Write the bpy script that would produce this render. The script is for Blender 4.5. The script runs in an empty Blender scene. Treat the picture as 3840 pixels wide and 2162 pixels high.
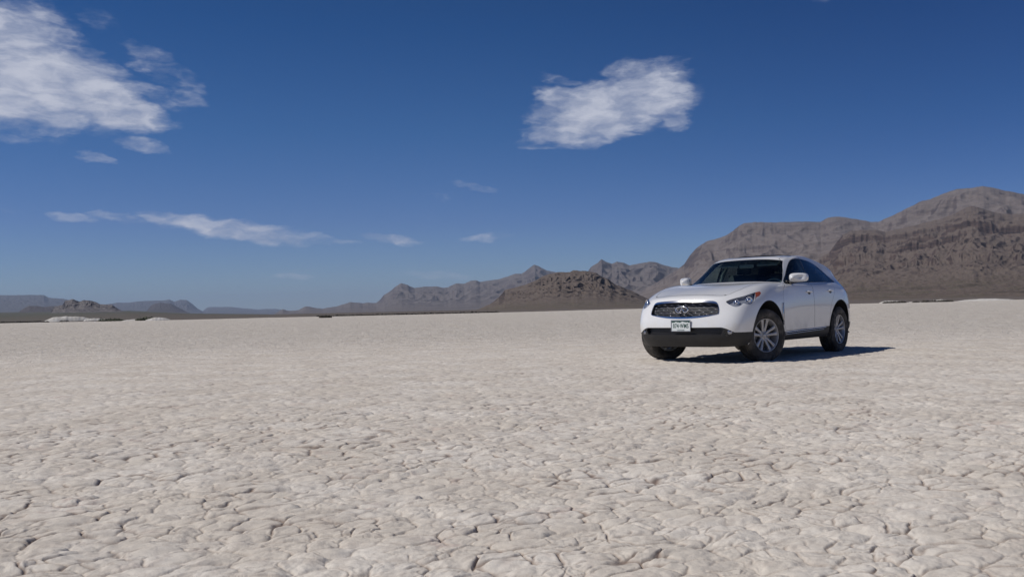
import bpy, bmesh, math, random
import numpy as np
from math import radians, sin, cos, pi
from mathutils import Vector, Matrix
from mathutils.bvhtree import BVHTree

S = bpy.context.scene
C = S.collection

# ------------------------------------------------------------------ camera
CAM_H = 0.8547
cam_data = bpy.data.cameras.new('camera')
cam_data.sensor_width = 36.0
cam_data.lens = 30.94
cam_data.clip_start = 0.05
cam_data.clip_end = 80000.0
cam = bpy.data.objects.new('camera', cam_data)
C.objects.link(cam)
PITCH, ROLL = 0.0238, -0.0231
_f = Vector((0, cos(PITCH), sin(PITCH)))
_u = Vector((0, -sin(PITCH), cos(PITCH)))
_e = Vector((1, 0, 0))
_R = cos(ROLL)*_e + sin(ROLL)*_u
_U = -sin(ROLL)*_e + cos(ROLL)*_u
M = Matrix(((_R.x, _U.x, -_f.x), (_R.y, _U.y, -_f.y), (_R.z, _U.z, -_f.z))).to_4x4()
M.translation = Vector((0, 0, CAM_H))
cam.matrix_world = M
S.camera = cam

# ------------------------------------------------------------------ sun and sky
SUN_EL, SUN_AZ = radians(48.0), radians(-103.0)       # azimuth measured from +Y towards +X
SUN_DIR = Vector((sin(SUN_AZ)*cos(SUN_EL), cos(SUN_AZ)*cos(SUN_EL), sin(SUN_EL)))
sd = bpy.data.lights.new('sun', 'SUN')
sd.energy = 3.2
sd.angle = radians(0.53)
sd.color = (1.0, 0.95, 0.885)
sun = bpy.data.objects.new('sun', sd)
C.objects.link(sun)
sun.rotation_euler = (-SUN_DIR).to_track_quat('-Z', 'Y').to_euler()
sun.location = (0, 0, 50)

S.view_settings.view_transform = 'Standard'
S.view_settings.look = 'None'
S.view_settings.exposure = 0.13
S.view_settings.gamma = 1.0
S.view_settings.use_curve_mapping = False

class NT:
    """small helper for building node trees"""
    def __init__(s, tree):
        s.t = tree; s.n = tree.nodes; s.l = tree.links
    def new(s, typ, inp=None, **props):
        n = s.n.new(typ)
        for k, v in props.items(): setattr(n, k, v)
        for k, v in (inp or {}).items(): s.put(n.inputs[k], v)
        return n
    def put(s, sock, v):
        if isinstance(v, bpy.types.NodeSocket): s.l.new(v, sock)
        elif isinstance(v, bpy.types.Node): s.l.new(v.outputs[0], sock)
        else: sock.default_value = v
    def m(s, op, a, b=None, c=None, clamp=False):
        n = s.n.new('ShaderNodeMath'); n.operation = op; n.use_clamp = clamp
        for i, v in enumerate((a, b, c)):
            if v is not None: s.put(n.inputs[i], v)
        return n.outputs[0]
    def vm(s, op, a, b=None, out=0):
        n = s.n.new('ShaderNodeVectorMath'); n.operation = op
        s.put(n.inputs[0], a)
        if b is not None: s.put(n.inputs[1], b)
        return n.outputs[out]
    def ramp(s, v, lo, hi, a=0.0, b=1.0, smooth=True):
        n = s.n.new('ShaderNodeMapRange')
        n.interpolation_type = 'SMOOTHSTEP' if smooth else 'LINEAR'
        s.put(n.inputs['Value'], v)
        n.inputs['From Min'].default_value = lo; n.inputs['From Max'].default_value = hi
        n.inputs['To Min'].default_value = a; n.inputs['To Max'].default_value = b
        return n.outputs['Result']
    def noise(s, vec, scale, detail=6, rough=0.55, dist=0.0, out='Fac'):
        n = s.n.new('ShaderNodeTexNoise')
        s.put(n.inputs['Vector'], vec)
        n.inputs['Scale'].default_value = scale; n.inputs['Detail'].default_value = detail
        n.inputs['Roughness'].default_value = rough; n.inputs['Distortion'].default_value = dist
        return n.outputs[out]
    def mix(s, f, a, b, blend='MIX'):
        n = s.n.new('ShaderNodeMix'); n.data_type = 'RGBA'; n.blend_type = blend
        s.put(n.inputs[0], f); s.put(n.inputs[6], a); s.put(n.inputs[7], b)
        return n.outputs[2]

world = bpy.data.worlds.new('World')
S.world = world
world.use_nodes = True
world.node_tree.nodes.clear()
W = NT(world.node_tree)
SKY_STRENGTH = 0.059
sky = W.new('ShaderNodeTexSky', sky_type='NISHITA', sun_disc=False, sun_elevation=SUN_EL,
            sun_rotation=SUN_AZ, altitude=1400.0, air_density=1.0, dust_density=0.15, ozone_density=2.6)
tc = W.new('ShaderNodeTexCoord').outputs['Generated']
sep = W.new('ShaderNodeSeparateXYZ', {0: tc})
az = W.m('MULTIPLY', W.m('ARCTAN2', sep.outputs[0], sep.outputs[1]), 180/pi)
el = W.m('MULTIPLY', W.m('ARCSINE', sep.outputs[2]), 180/pi)
ae = W.new('ShaderNodeCombineXYZ', {0: az, 1: el}).outputs[0]
# clouds: (azimuth, elevation, half width, half height, tilt, weight), all in degrees
CLOUDS = [(-32.0,14.6,6.6,3.5,-16,1.0),(-27.0,13.6,4.8,2.1,-19,1.0),(-24.2,12.2,3.0,1.15,-10,.95),(-29.5,12.0,5.5,1.0,-3,.8),(-28.3,17.0,2.6,1.1,-22,.45),
          (-21.4,14.5,2.2,.6,-16,.28),(-20.0,13.2,1.4,.5,-14,.26),(-22.4,13.2,2.4,.6,-14,.35),(-22.6,15.8,1.5,.5,-12,.26),(-25.2,17.3,1.3,.5,-14,.22),(-22.6,10.3,1.6,.36,-7,.42),(-25.4,9.4,1.0,.30,-12,.38),(-28.5,10.6,1.3,.25,-4,.2),
          (6.0,12.5,4.0,1.7,5,.95),(9.6,13.5,2.5,1.7,14,.85),(4.0,11.2,2.8,.8,-2,.7),(3.4,14.4,1.8,.5,-24,.30),(7.3,14.9,1.5,.55,12,.38),(3.6,13.3,1.8,.8,-14,.8),(10.6,11.9,1.1,.9,-10,.6),(2.6,10.6,2.0,.35,-3,.34),(8.0,13.0,4.0,1.7,8,.9),
          (-16.8,5.30,4.8,.60,-7,.66),(-19.8,5.8,3.2,.38,-5,.55),(-24.1,6.0,1.8,.32,-8,.40),(-26.4,6.0,.9,.24,-12,.34),(-14.4,4.9,2.2,.25,-5,.38),
          (-7.8,4.75,2.1,.26,-4,.52),(-11.6,4.55,1.6,.22,-2,.34),(-1.5,4.75,1.9,.24,0,.42),(-14.2,2.35,1.2,.26,-2,.40),(-13.6,2.75,1.0,.12,0,.2),
          (-4.8,2.3,1.8,.36,-6,.36),(-2.3,8.0,1.5,.26,-8,.17),(-4.6,7.4,1.2,.18,-3,.14),(-7.0,6.1,1.0,.14,0,.12),(-29.6,6.2,1.2,.2,-6,.14),(20,18.2,.8,.4,-20,.12),
          (-60,16,14,6,0,.8),(48,9,9,2.2,0,.7),(120,18,22,7,10,.5),(170,12,15,3,0,.5)]
warp = W.vm('MULTIPLY', W.vm('SUBTRACT', W.noise(W.vm('MULTIPLY', ae, (0.30, .75, 1)), 1.0, 4, .6, out='Color'), (.5, .5, .5)), (3.6, 1.3, 0))
aew = W.vm('ADD', ae, warp)
acc = None
for (a, e, ra, rb, rot, w) in CLOUDS:
    mp = W.new('ShaderNodeMapping', {'Vector': aew}, vector_type='TEXTURE')
    mp.inputs['Location'].default_value = (a, e, 0)
    mp.inputs['Rotation'].default_value = (0, 0, radians(rot))
    mp.inputs['Scale'].default_value = (ra*1.25, rb*1.25, 1)
    ln = W.vm('LENGTH', mp.outputs[0], out=1)
    v = W.m('MULTIPLY', W.m('SUBTRACT', 1.0, ln, clamp=True), w*2.0)
    v = W.m('MINIMUM', v, w)
    acc = v if acc is None else W.m('MAXIMUM', acc, v)
nz = W.noise(W.vm('MULTIPLY', aew, (0.44, 1.15, 1)), 1.0, 6, .52, .3)
nz2 = W.noise(W.vm('MULTIPLY', ae, (1.3, 3.2, 1)), 1.0, 6, .58)
dens = W.m('ADD', acc, W.m('MULTIPLY', W.m('SUBTRACT', nz, .53), 1.20))
dens = W.m('ADD', dens, W.m('MULTIPLY', W.m('SUBTRACT', nz2, .5), .50))
dens = W.m('MULTIPLY', W.ramp(dens, -0.05, 1.15), W.ramp(acc, 0.0, .16))
dens = W.m('MULTIPLY', dens, .94)
cloud_col = W.mix(W.ramp(nz, .35, .68), (5.8, 6.4, 8.3, 1), (8.4, 8.8, 10.3, 1))
# the deep, clean blue of high desert air: the sky loses red and green with height above the horizon
tr = W.new('ShaderNodeValToRGB', {0: W.m('DIVIDE', el, 30.0, clamp=True)}).outputs[0]
_cr = tr.node.color_ramp
_cr.elements[0].position = 0.0; _cr.elements[0].color = (.60, .76, 1.06, 1)
_cr.elements[1].position = 1.0; _cr.elements[1].color = (.10, .31, .60, 1)
for p_, c_ in ((.07, (.60, .76, 1.07)), (.19, (.47, .635, 1.03)), (.38, (.285, .58, .96)), (.60, (.145, .465, .86))):
    _e2 = _cr.elements.new(p_); _e2.color = (*c_, 1)
HUE = W.new('ShaderNodeMix', {0: 1.0, 6: sky.outputs[0], 7: tr}, data_type='RGBA', blend_type='MULTIPLY')
# and it is darker still on the side away from the sun
away = W.m('MULTIPLY', W.ramp(az, -8.0, 34.0), W.ramp(az, 150.0, 70.0))
away = W.m('MULTIPLY', away, W.ramp(el, -1.0, 12.0, .35, 1.0))
deep = W.new('ShaderNodeMix', {0: away, 6: HUE.outputs[2], 7: W.new('ShaderNodeMix', {0: 1.0, 6: HUE.outputs[2], 7: (.50, .66, .79, 1)}, data_type='RGBA', blend_type='MULTIPLY').outputs[2]}, data_type='RGBA').outputs[2]
col = W.mix(dens, deep, cloud_col)
bg = W.new('ShaderNodeBackground', {'Color': col, 'Strength': SKY_STRENGTH})
W.new('ShaderNodeOutputWorld', {'Surface': bg.outputs[0]})

# ------------------------------------------------------------------ shared helpers
def mesh_obj(name, verts, faces, mats, parent=None, smooth=True, normals=None, fmat=None):
    me = bpy.data.meshes.new(name)
    me.from_pydata([tuple(v) for v in verts], [], [tuple(f) for f in faces])
    for m in (mats if isinstance(mats, (list, tuple)) else [mats]): me.materials.append(m)
    if fmat is not None: me.polygons.foreach_set('material_index', fmat)
    if smooth: me.polygons.foreach_set('use_smooth', [True]*len(me.polygons))
    me.update()
    if normals is not None: me.normals_split_custom_set_from_vertices([tuple(n) for n in normals])
    o = bpy.data.objects.new(name, me)
    C.objects.link(o)
    if parent is not None: o.parent = parent
    return o

def grid_obj(name, P, mat, uv_closed=False):
    """big quad grid from an array of shape (rows, cols, 3)"""
    R_, K_ = P.shape[:2]
    me = bpy.data.meshes.new(name)
    me.vertices.add(R_*K_)
    me.vertices.foreach_set('co', P.astype(np.float32).ravel())
    kk = K_ if uv_closed else K_-1
    i = np.arange(R_-1)[:, None]*K_; j = np.arange(kk)[None, :]; jn = (j+1) % K_
    q = np.stack([i+j, i+jn, i+K_+jn, i+K_+j], -1).reshape(-1, 4)
    nf = len(q)
    me.loops.add(nf*4); me.loops.foreach_set('vertex_index', q.astype(np.int32).ravel())
    me.polygons.add(nf); me.polygons.foreach_set('loop_start', np.arange(nf, dtype=np.int32)*4)
    me.polygons.foreach_set('use_smooth', np.ones(nf, dtype=bool))
    me.update(calc_edges=True)
    me.materials.append(mat)
    o = bpy.data.objects.new(name, me); C.objects.link(o)
    return o

def principled(name, color, rough=.5, metal=0.0, **kw):
    m = bpy.data.materials.new(name); m.use_nodes = True
    b = m.node_tree.nodes['Principled BSDF']
    b.inputs['Base Color'].default_value = (*color, 1)
    b.inputs['Roughness'].default_value = rough
    b.inputs['Metallic'].default_value = metal
    for k, v in kw.items(): b.inputs[k.replace('_', ' ')].default_value = v
    return m

def hash2(ix, iy, seed):
    ix = ix.astype(np.int64); iy = iy.astype(np.int64)
    n = (ix*374761393 + iy*668265263 + seed*1442695041) & 0xffffffff
    n = ((n ^ (n >> 13))*1274126177) & 0xffffffff
    n = ((n ^ (n >> 16))*2246822519) & 0xffffffff
    return ((n ^ (n >> 15)) & 0xffffff)/16777215.0

def vnoise(x, y, seed=0):
    """gradient noise, about -0.7..0.7"""
    xi = np.floor(x); yi = np.floor(y); fx = x-xi; fy = y-yi
    u = fx*fx*fx*(fx*(fx*6-15)+10); v = fy*fy*fy*(fy*(fy*6-15)+10)
    def g(a, b):
        t = hash2(xi+a, yi+b, seed)*2*np.pi
        return np.cos(t)*(fx-a)+np.sin(t)*(fy-b)
    return (g(0, 0)*(1-u)+g(1, 0)*u)*(1-v)+(g(0, 1)*(1-u)+g(1, 1)*u)*v

def fbm(x, y, octaves=5, gain=.5, seed=0, ridged=False):
    t = np.zeros_like(x); a = 1.0; tot = 0
    for o in range(octaves):
        n = vnoise(x, y, seed+o*17)
        t += a*((1-np.abs(n)*2.6) if ridged else n*1.4); tot += a
        a *= gain; x = x*2.03+11.3; y = y*2.03-7.7
    return t/tot
# ------------------------------------------------------------------ the dry lake bed
EDGE_AZ = [-180, -60, -30.2, -21.8, -15.6, -7.3, 1.35, 7.6, 21.15, 30.2, 60, 180]
EDGE_R = [470, 470, 455, 295, 308, 268, 280, 345, 352, 470, 480, 470]

def voronoi(x, y, cell, seed):
    gx = x/cell; gy = y/cell; ix = np.floor(gx); iy = np.floor(gy)
    d1 = np.full(x.shape, 9.0); d2 = np.full(x.shape, 9.0)
    i1 = np.zeros(x.shape); j1 = np.zeros(x.shape); px = np.zeros(x.shape); py = np.zeros(x.shape)
    for a in (-1, 0, 1):
        for b in (-1, 0, 1):
            cx_ = ix+a; cy_ = iy+b
            qx = cx_+.5+(hash2(cx_, cy_, seed)-.5)*.85; qy = cy_+.5+(hash2(cx_, cy_, seed+5)-.5)*.85
            d = np.hypot(gx-qx, gy-qy)
            nearer = d < d1
            d2 = np.where(nearer, d1, np.minimum(d2, d))
            i1 = np.where(nearer, cx_, i1); j1 = np.where(nearer, cy_, j1)
            px = np.where(nearer, qx, px); py = np.where(nearer, qy, py)
            d1 = np.where(nearer, d, d1)
    return d1, d2, i1, j1, gx-px, gy-py

def playa_height(x, y, dt, dr):
    """real relief of the cracked mud in metres; dt, dr = mesh spacing across and along the line of sight.
    Detail finer than the mesh can carry is faded out instead of being sampled badly."""
    keep = lambda lam: np.clip(lam/(2.2*dr)-.5, 0, 1)*np.clip(lam/(2.2*dt)-.5, 0, 1)
    # the mud dried in ridges drawn out to one side by the wind
    ca, sa = math.cos(radians(24)), math.sin(radians(24))
    x, y = (x*ca+y*sa)/1.45, (-x*sa+y*ca)
    wx = x+.05*vnoise(x*5, y*5, 3)+.07*vnoise(x*2.2, y*2.2, 4)+.014*vnoise(x*22, y*22, 8)
    wy = y+.05*vnoise(x*5+50, y*5, 5)+.07*vnoise(x*2.2+50, y*2.2, 6)+.014*vnoise(x*22+50, y*22, 9)
    z = .014*vnoise(x*1.1, y*1.1, 21)+.012*vnoise(x*2.4, y*2.4, 22)
    # puffy swellings with creases between them
    bil = lambda s, seed: np.abs(vnoise(wx*s, wy*s, seed))
    z += .010*(bil(3.8, 30)-.25)*keep(.27)+.007*(bil(8.3, 31)-.25)*keep(.12)+.0080*(bil(17, 32)-.25)*keep(.06)+.0048*(bil(34, 33)-.25)*keep(.03)
    z += .005*vnoise(x*9.5, y*9.5, 23)*keep(.11)+.0034*vnoise(x*24, y*24, 24)*keep(.042)+.0014*vnoise(x*55, y*55, 25)*keep(.02)
    # the mud dried into low domes about a hand wide, packed side by side
    d1, d2, i, j, ox, oy = voronoi(wx, wy, .106, 40)
    e = (d2-d1)*.106
    tall = .55+.75*hash2(i, j, 60)
    lean = (hash2(i, j, 61)-.5)*.10*ox+(hash2(i, j, 62)-.5)*.10*oy
    z += (.0112*tall*(1-np.clip(d1/.72, 0, 1)**2.4)+lean*.106*np.clip(e/.03, 0, 1))*keep(.16)
    d1s, d2s, _, _, _, _ = voronoi(wx*1.02+7, wy*.98, .078, 44)
    z += .0050*(1-np.clip(d1s/.7, 0, 1)**2)*keep(.08)
    on = np.clip(vnoise(x*1.6, y*1.6, 70)*2.6+.72, .12, 1); on2 = np.clip(vnoise(x*4.5, y*4.5, 71)*3.0+.66, .05, 1)
    w = .0024+.0030*on*on2
    we = np.sqrt(w*w+(.85*dr)**2+(.6*dt)**2)
    open_ = (.25+.75*on*on2)
    z -= (.005+.006*on*on2)*(w/we)**.8*np.exp(-(e/we)**2)
    z += .0022*open_*np.exp(-((e-2.6*we)/(1.6*we))**2)*np.clip(w/we*2, 0, 1)      # curled lips
    dirt = open_*np.minimum(1, 2.0*w/we)*np.exp(-(e/(we*1.15))**2)
    # finer, younger cracks here and there
    d1b, d2b, ib, jb, oxb, oyb = voronoi(wx*.8+wy*.3+3, wy*.9-wx*.25, .085, 80)
    eb = (d2b-d1b)*.085
    on3 = np.clip(vnoise(x*2.7, y*2.7, 72)*3.4+.45, 0, 1)*np.clip(vnoise(x*9, y*9, 73)*4+.5, 0, 1)
    w2 = .0020; w2e = np.sqrt(w2*w2+(.85*dr)**2+(.6*dt)**2)
    z -= .013*on3*(w2/w2e)**.8*np.exp(-(eb/w2e)**2)
    dirt = np.maximum(dirt, .95*on3*np.minimum(1, 2.0*w2/w2e)*np.exp(-(eb/w2e)**2))
    return z, dirt

def make_playa():
    fine = np.linspace(-37, 37, 1560)
    left = np.concatenate([np.linspace(-180, -78, 70)[:-1], np.linspace(-78, -37, 300)[:-1]]); right = -left[::-1][:-1]
    azd = np.concatenate([left, fine, right]); K = len(azd)
    r = [0.9]
    while r[-1] < 2.5: r.append(r[-1]*1.02)
    while r[-1] < 8: r.append(r[-1]*1.0019)
    while r[-1] < 28: r.append(r[-1]*1.0034)
    while r[-1] < 80: r.append(r[-1]*1.0075)
    r = np.array(r)
    far = np.geomspace(80, 1.0, 2)
    t = np.linspace(0, 1, 46)[1:]
    er = np.interp(azd, EDGE_AZ, EDGE_R)
    er = er*(1+.035*vnoise(azd*1.3, azd*0+.5, 5)+.012*vnoise(azd*6, azd*0+3.5, 6))
    Rm = np.concatenate([np.repeat(r[:, None], K, 1), r[-1]*(er[None, :]/r[-1])**t[:, None]], 0)
    A = np.radians(azd)[None, :]
    X = Rm*np.sin(A); Y = Rm*np.cos(A)
    da = np.radians(np.gradient(azd))[None, :]*Rm
    dr = np.gradient(Rm, axis=0)
    Zp, grime = playa_height(X, Y, da, dr)
    # faint long swells, and the bright bank that ends the flat
    Zp += .03*vnoise(X*.05, Y*.05, 31)*np.clip((Rm-20)/60, 0, 1)
    P = np.stack([X, Y, Zp], -1)
    # close the middle under the photographer
    c = P[:1].copy(); c[..., 0] *= .02; c[..., 1] *= .02; c[..., 2] = 0
    P = np.concatenate([c, P], 0)
    # rim folds down so the sheet has an edge
    last = P[-1:].copy(); last[..., :2] *= 1.004; last[..., 2] = -1.2
    P = np.concatenate([P, last], 0)
    m = bpy.data.materials.new('dry_mud'); m.use_nodes = True
    n = NT(m.node_tree); b = m.node_tree.nodes['Principled BSDF']
    pos = n.new('ShaderNodeNewGeometry').outputs['Position']
    big = n.noise(pos, .11, 4, .6); mid = n.noise(pos, 1.3, 5, .6); small = n.noise(pos, 14, 6, .65); fine_ = n.noise(pos, 120, 4, .6)
    col = n.mix(n.ramp(big, .3, .7), (.61, .555, .48, 1), (.64, .59, .52, 1))
    col = n.mix(n.ramp(mid, .42, .62, 0, .9), col, (.69, .645, .58, 1))
    col = n.mix(n.ramp(small, .44, .70, 0, .55), col, (.46, .405, .355, 1))
    pink = n.m('MULTIPLY', n.ramp(n.noise(pos, 2.1, 3, .5), .56, .72), n.ramp(n.noise(pos, 9, 4, .6), .45, .62))
    col = n.mix(n.m('MULTIPLY', pink, .5), col, (.47, .36, .315, 1))
    col = n.mix(n.ramp(fine_, .5, .8, 0, .3), col, (.42, .39, .36, 1))
    dirt = n.new('ShaderNodeAttribute', attribute_name='loose_dirt').outputs['Fac']
    col = n.mix(n.m('MULTIPLY', dirt, .9), col, (.20, .145, .12, 1))
    n.put(b.inputs['Base Color'], col)
    b.inputs['Roughness'].default_value = .93
    b.inputs['Specular IOR Level'].default_value = .15
    st = n.vm('MULTIPLY', pos, (1, 1, 1))
    h1 = n.noise(st, 3.4, 9, .62)
    h2 = n.noise(st, 22, 6, .6)
    vo = n.new('ShaderNodeTexVoronoi', {'Vector': n.vm('ADD', pos, n.vm('MULTIPLY', n.noise(pos, 5, 4, .6, out='Color'), (.22, .22, .0)))}, feature='DISTANCE_TO_EDGE')
    vo.inputs['Scale'].default_value = 4.2
    ck = n.ramp(vo.outputs['Distance'], 0, .05)
    dist = n.vm('LENGTH', pos, out=1)
    farw = n.ramp(dist, 9, 32)
    bp1 = n.new('ShaderNodeBump', {'Strength': n.m('MULTIPLY', farw, .9), 'Distance': .11, 'Height': n.m('ADD', n.m('MULTIPLY', h1, 1.3), n.m('MULTIPLY', ck, .35))})
    bp2 = n.new('ShaderNodeBump', {'Strength': .35, 'Distance': .006, 'Height': n.m('ADD', h2, fine_), 'Normal': bp1.outputs[0]})
    wide = n.noise(n.vm('MULTIPLY', pos, (.8, 1.0, 1)), 1.1, 6, .62)
    col = n.mix(n.ramp(wide, .45, .64, 0, .20), col, (.45, .405, .36, 1))
    n.put(b.inputs['Base Color'], col)
    bp2 = n.new('ShaderNodeBump', {'Strength': n.m('MULTIPLY', n.ramp(dist, 14, 50), .8), 'Distance': .35, 'Height': wide, 'Normal': bp2.outputs[0]})
    n.put(b.inputs['Normal'], bp2.outputs[0])
    o = grid_obj('dry_lake_bed', P, m, uv_closed=True)
    at = o.data.attributes.new('loose_dirt', 'FLOAT', 'POINT')       # brown dirt blown into the cracks
    at.data.foreach_set('value', np.concatenate([grime[:1]*0, grime, grime[-1:]*0], 0).astype(np.float32).ravel())
    o['kind'] = 'structure'
    o['label'] = 'pale cracked dry mud lake bed stretching to the foot of the hills'
    return o
make_playa()
# ------------------------------------------------------------------ plain, hills and mountains
def plain_slope(azd):
    return np.interp(azd, [-180, -60, -27, -23.5, -20, -15, 9, 12, 20, 32, 60, 180], [.004, .009, .0095, .0085, .004, .0008, .0008, .003, .006, .012, .012, .004])

def plain_z(azd, r):
    e = np.interp(azd, EDGE_AZ, EDGE_R)
    d = np.clip(r-e*1.02, -1e9, 1e9)
    return np.where(d < 0, d*.02, np.minimum(d, 9000)*plain_slope(azd))

def rock_material(name, rock, scree, dark, pale, band=0.012, patch=None, green=None):
    m = bpy.data.materials.new(name); m.use_nodes = True
    n = NT(m.node_tree); b = m.node_tree.nodes['Principled BSDF']
    g = n.new('ShaderNodeNewGeometry'); pos = g.outputs['Position']
    nor = n.new('ShaderNodeSeparateXYZ', {0: g.outputs['Normal']}).outputs[2]
    px, py, pz = n.new('ShaderNodeSeparateXYZ', {0: pos}).outputs[:3]
    s = SC[name]
    wob = n.noise(pos, 2.5/s, 5, .6)
    strat = n.new('ShaderNodeCombineXYZ', {0: n.m('MULTIPLY', px, .8/s), 1: n.m('MULTIPLY', py, .8/s), 2: n.m('ADD', n.m('MULTIPLY', pz, 26/s), n.m('MULTIPLY', wob, 5.0))}).outputs[0]
    st = n.noise(strat, 1.0, 5, .6)
    fine = n.noise(n.vm('MULTIPLY', pos, (1, 1, 1.6)), 34/s, 7, .68)
    spots = n.noise(pos, 90/s, 4, .7)
    steep = n.ramp(n.m('ADD', nor, n.m('MULTIPLY', n.m('SUBTRACT', fine, .5), .35)), .93, .74)
    c = n.mix(n.ramp(fine, .35, .7), (*scree, 1), (*[min(1, v*1.22) for v in scree], 1))
    c = n.mix(n.ramp(n.noise(pos, 6/s, 4, .6), .42, .64, 0, .7), c, (*pale, 1))
    if green: c = n.mix(n.m('MULTIPLY', n.ramp(n.noise(pos, 11/s, 4, .6), .45, .62), n.ramp(pz, s*.18, s*.02, 0, .8)), c, (*green, 1))
    rk = n.mix(n.ramp(st, .36, .64), (*rock, 1), (*dark, 1))
    rk = n.mix(n.ramp(spots, .5, .7, 0, .75), rk, (*dark, 1))
    c = n.mix(steep, c, rk)
    c = n.mix(n.m('MULTIPLY', n.ramp(st, .54, .64), .38), c, (*dark, 1))
    c = n.mix(n.m('MULTIPLY', n.ramp(st, .44, .36), .30), c, (*pale, 1))
    c = n.mix(n.ramp(spots, .56, .72, 0, .55), c, (*dark, 1))
    if patch:
        for (ax, ay, az_, rr) in patch:
            q = n.vm('SUBTRACT', pos, (ax, ay, az_)); q = n.vm('MULTIPLY', q, (1, .35, 1.1))
            f = n.m('MULTIPLY', n.ramp(n.vm('LENGTH', q, out=1), rr, rr*.3), n.ramp(fine, .46, .55))
            c = n.mix(f, c, (.50, .46, .42, 1))
    n.put(b.inputs['Base Color'], c)
    b.inputs['Roughness'].default_value = .95
    b.inputs['Specular IOR Level'].default_value = .1
    bp = n.new('ShaderNodeBump', {'Strength': .6, 'Distance': s*.010, 'Height': n.m('ADD', fine, n.m('MULTIPLY', spots, .4))})
    bp2 = n.new('ShaderNodeBump', {'Strength': .9, 'Distance': s*.022, 'Height': st, 'Normal': bp.outputs[0]})
    n.put(b.inputs['Normal'], bp2.outputs[0])
    return m

def make_range(name, label, key, foot, mat, cols, rows, back=.5, power=1.5, gully=.16, cliffs=None, seed=1, rough=.012, gk=5.0):
    D, pts = CRESTS[key]
    a = np.array([p[0] for p in pts]); zc = np.array([p[1] for p in pts])
    H = zc.max()
    az_ = np.linspace(a[0], a[-1], cols)
    crest = np.interp(az_, a, zc)
    s = np.radians(az_)*D                              # metres along the crest
    crest = crest+H*rough*1.6*fbm(s/H*4.0, s*0+seed, 5, .6, seed)
    t = np.concatenate([np.linspace(0, 1, rows), 1+np.linspace(0, 1, rows//4)[1:]*back])
    # the crest runs forward and back instead of lying on one circle
    wob = 1+.10*vnoise(s/H*.35, s*0+2.2, seed+3)*min(1, 4*H/D)
    Rm = foot+(D-foot)*t[:, None]*wob[None, :]
    scale_view = Rm/(foot+(D-foot)*t[:, None])
    base = plain_z(az_[None, :], Rm)-.6
    crest2 = crest[None, :]*(foot+(D-foot)*wob[None, :])/D
    tt = np.clip(t, 0, 1)[:, None]
    Sx = np.repeat(s[None, :], len(t), 0)/H; Sy = Rm/H
    warp = .35*vnoise(Sx*1.3, Sy*1.3, seed+9)
    pr = tt**power
    if cliffs is not None:
        # benches and cliffs at the given heights (fraction of the crest), each broken up along its length
        q = pr.copy()
        for (lvl, hgt, wid) in cliffs:
            l = lvl+.05*vnoise(Sx*.55+lvl*9, Sy*0+3, seed+int(lvl*100))+.012*vnoise(Sx*3+warp, Sy*2, seed+5)+.004*vnoise(Sx*13, Sy*2, seed+6)+.003*vnoise(Sx*36, Sy*3, seed+8)
            on = np.clip(.75+1.6*vnoise(Sx*.8+lvl*31, Sy*0+.5, seed+7), .05, 1.2)
            d = (pr-l)/wid
            q = q+hgt*on*(np.tanh(d*2.2)-d*.0)*np.exp(-np.clip(np.abs(d)-1, 0, None)**2*.5/4)*.5
        pr = q*.999
    g1 = fbm(Sx*gk+warp*2, Sy*gk*.28+warp, 2, .4, seed+20, ridged=True)
    g2 = fbm(Sx*gk*1.7, Sy*gk*1.1, 3, .5, seed+30)
    env = np.clip((tt-.22)*2.6, 0, 1)*np.clip((1-tt)*5, 0.0, 1)**.7
    rel = base*(1-np.clip(pr, 0, 1))+crest2*pr
    amp = np.clip(crest2-base, 0, None)
    Z = rel+amp*gully*(g1-.45)*env*1.0+amp*.022*g2*np.clip(tt*2, 0, 1)*np.clip((1-tt)*6+.12, 0, 1)
    # cap below the line of sight to the crest so the skyline stays the skyline
    lim = crest2*(Rm/(foot+(D-foot)*wob[None, :]))
    front = (t <= 1)[:, None]
    Z = np.where(front & (tt < .985), np.minimum(Z, np.maximum(lim-amp*.02*(1-tt), base)), Z)
    bt = np.clip(t-1, 0, None)[:, None]/back
    Z = np.where(front, Z, crest2*(1-bt)**1.2-bt*5+amp*.04*g2*(1-bt))
    # sink the outline of the patch into the ground
    Z[0] = plain_z(az_, Rm[0])-3
    Z[-1] = -20
    A = np.radians(az_)[None, :]
    P = np.stack([Rm*np.sin(A), Rm*np.cos(A), Z], -1)
    o = grid_obj(name, P, mat)
    o['kind'] = 'structure'; o['label'] = label
    return o

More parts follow.
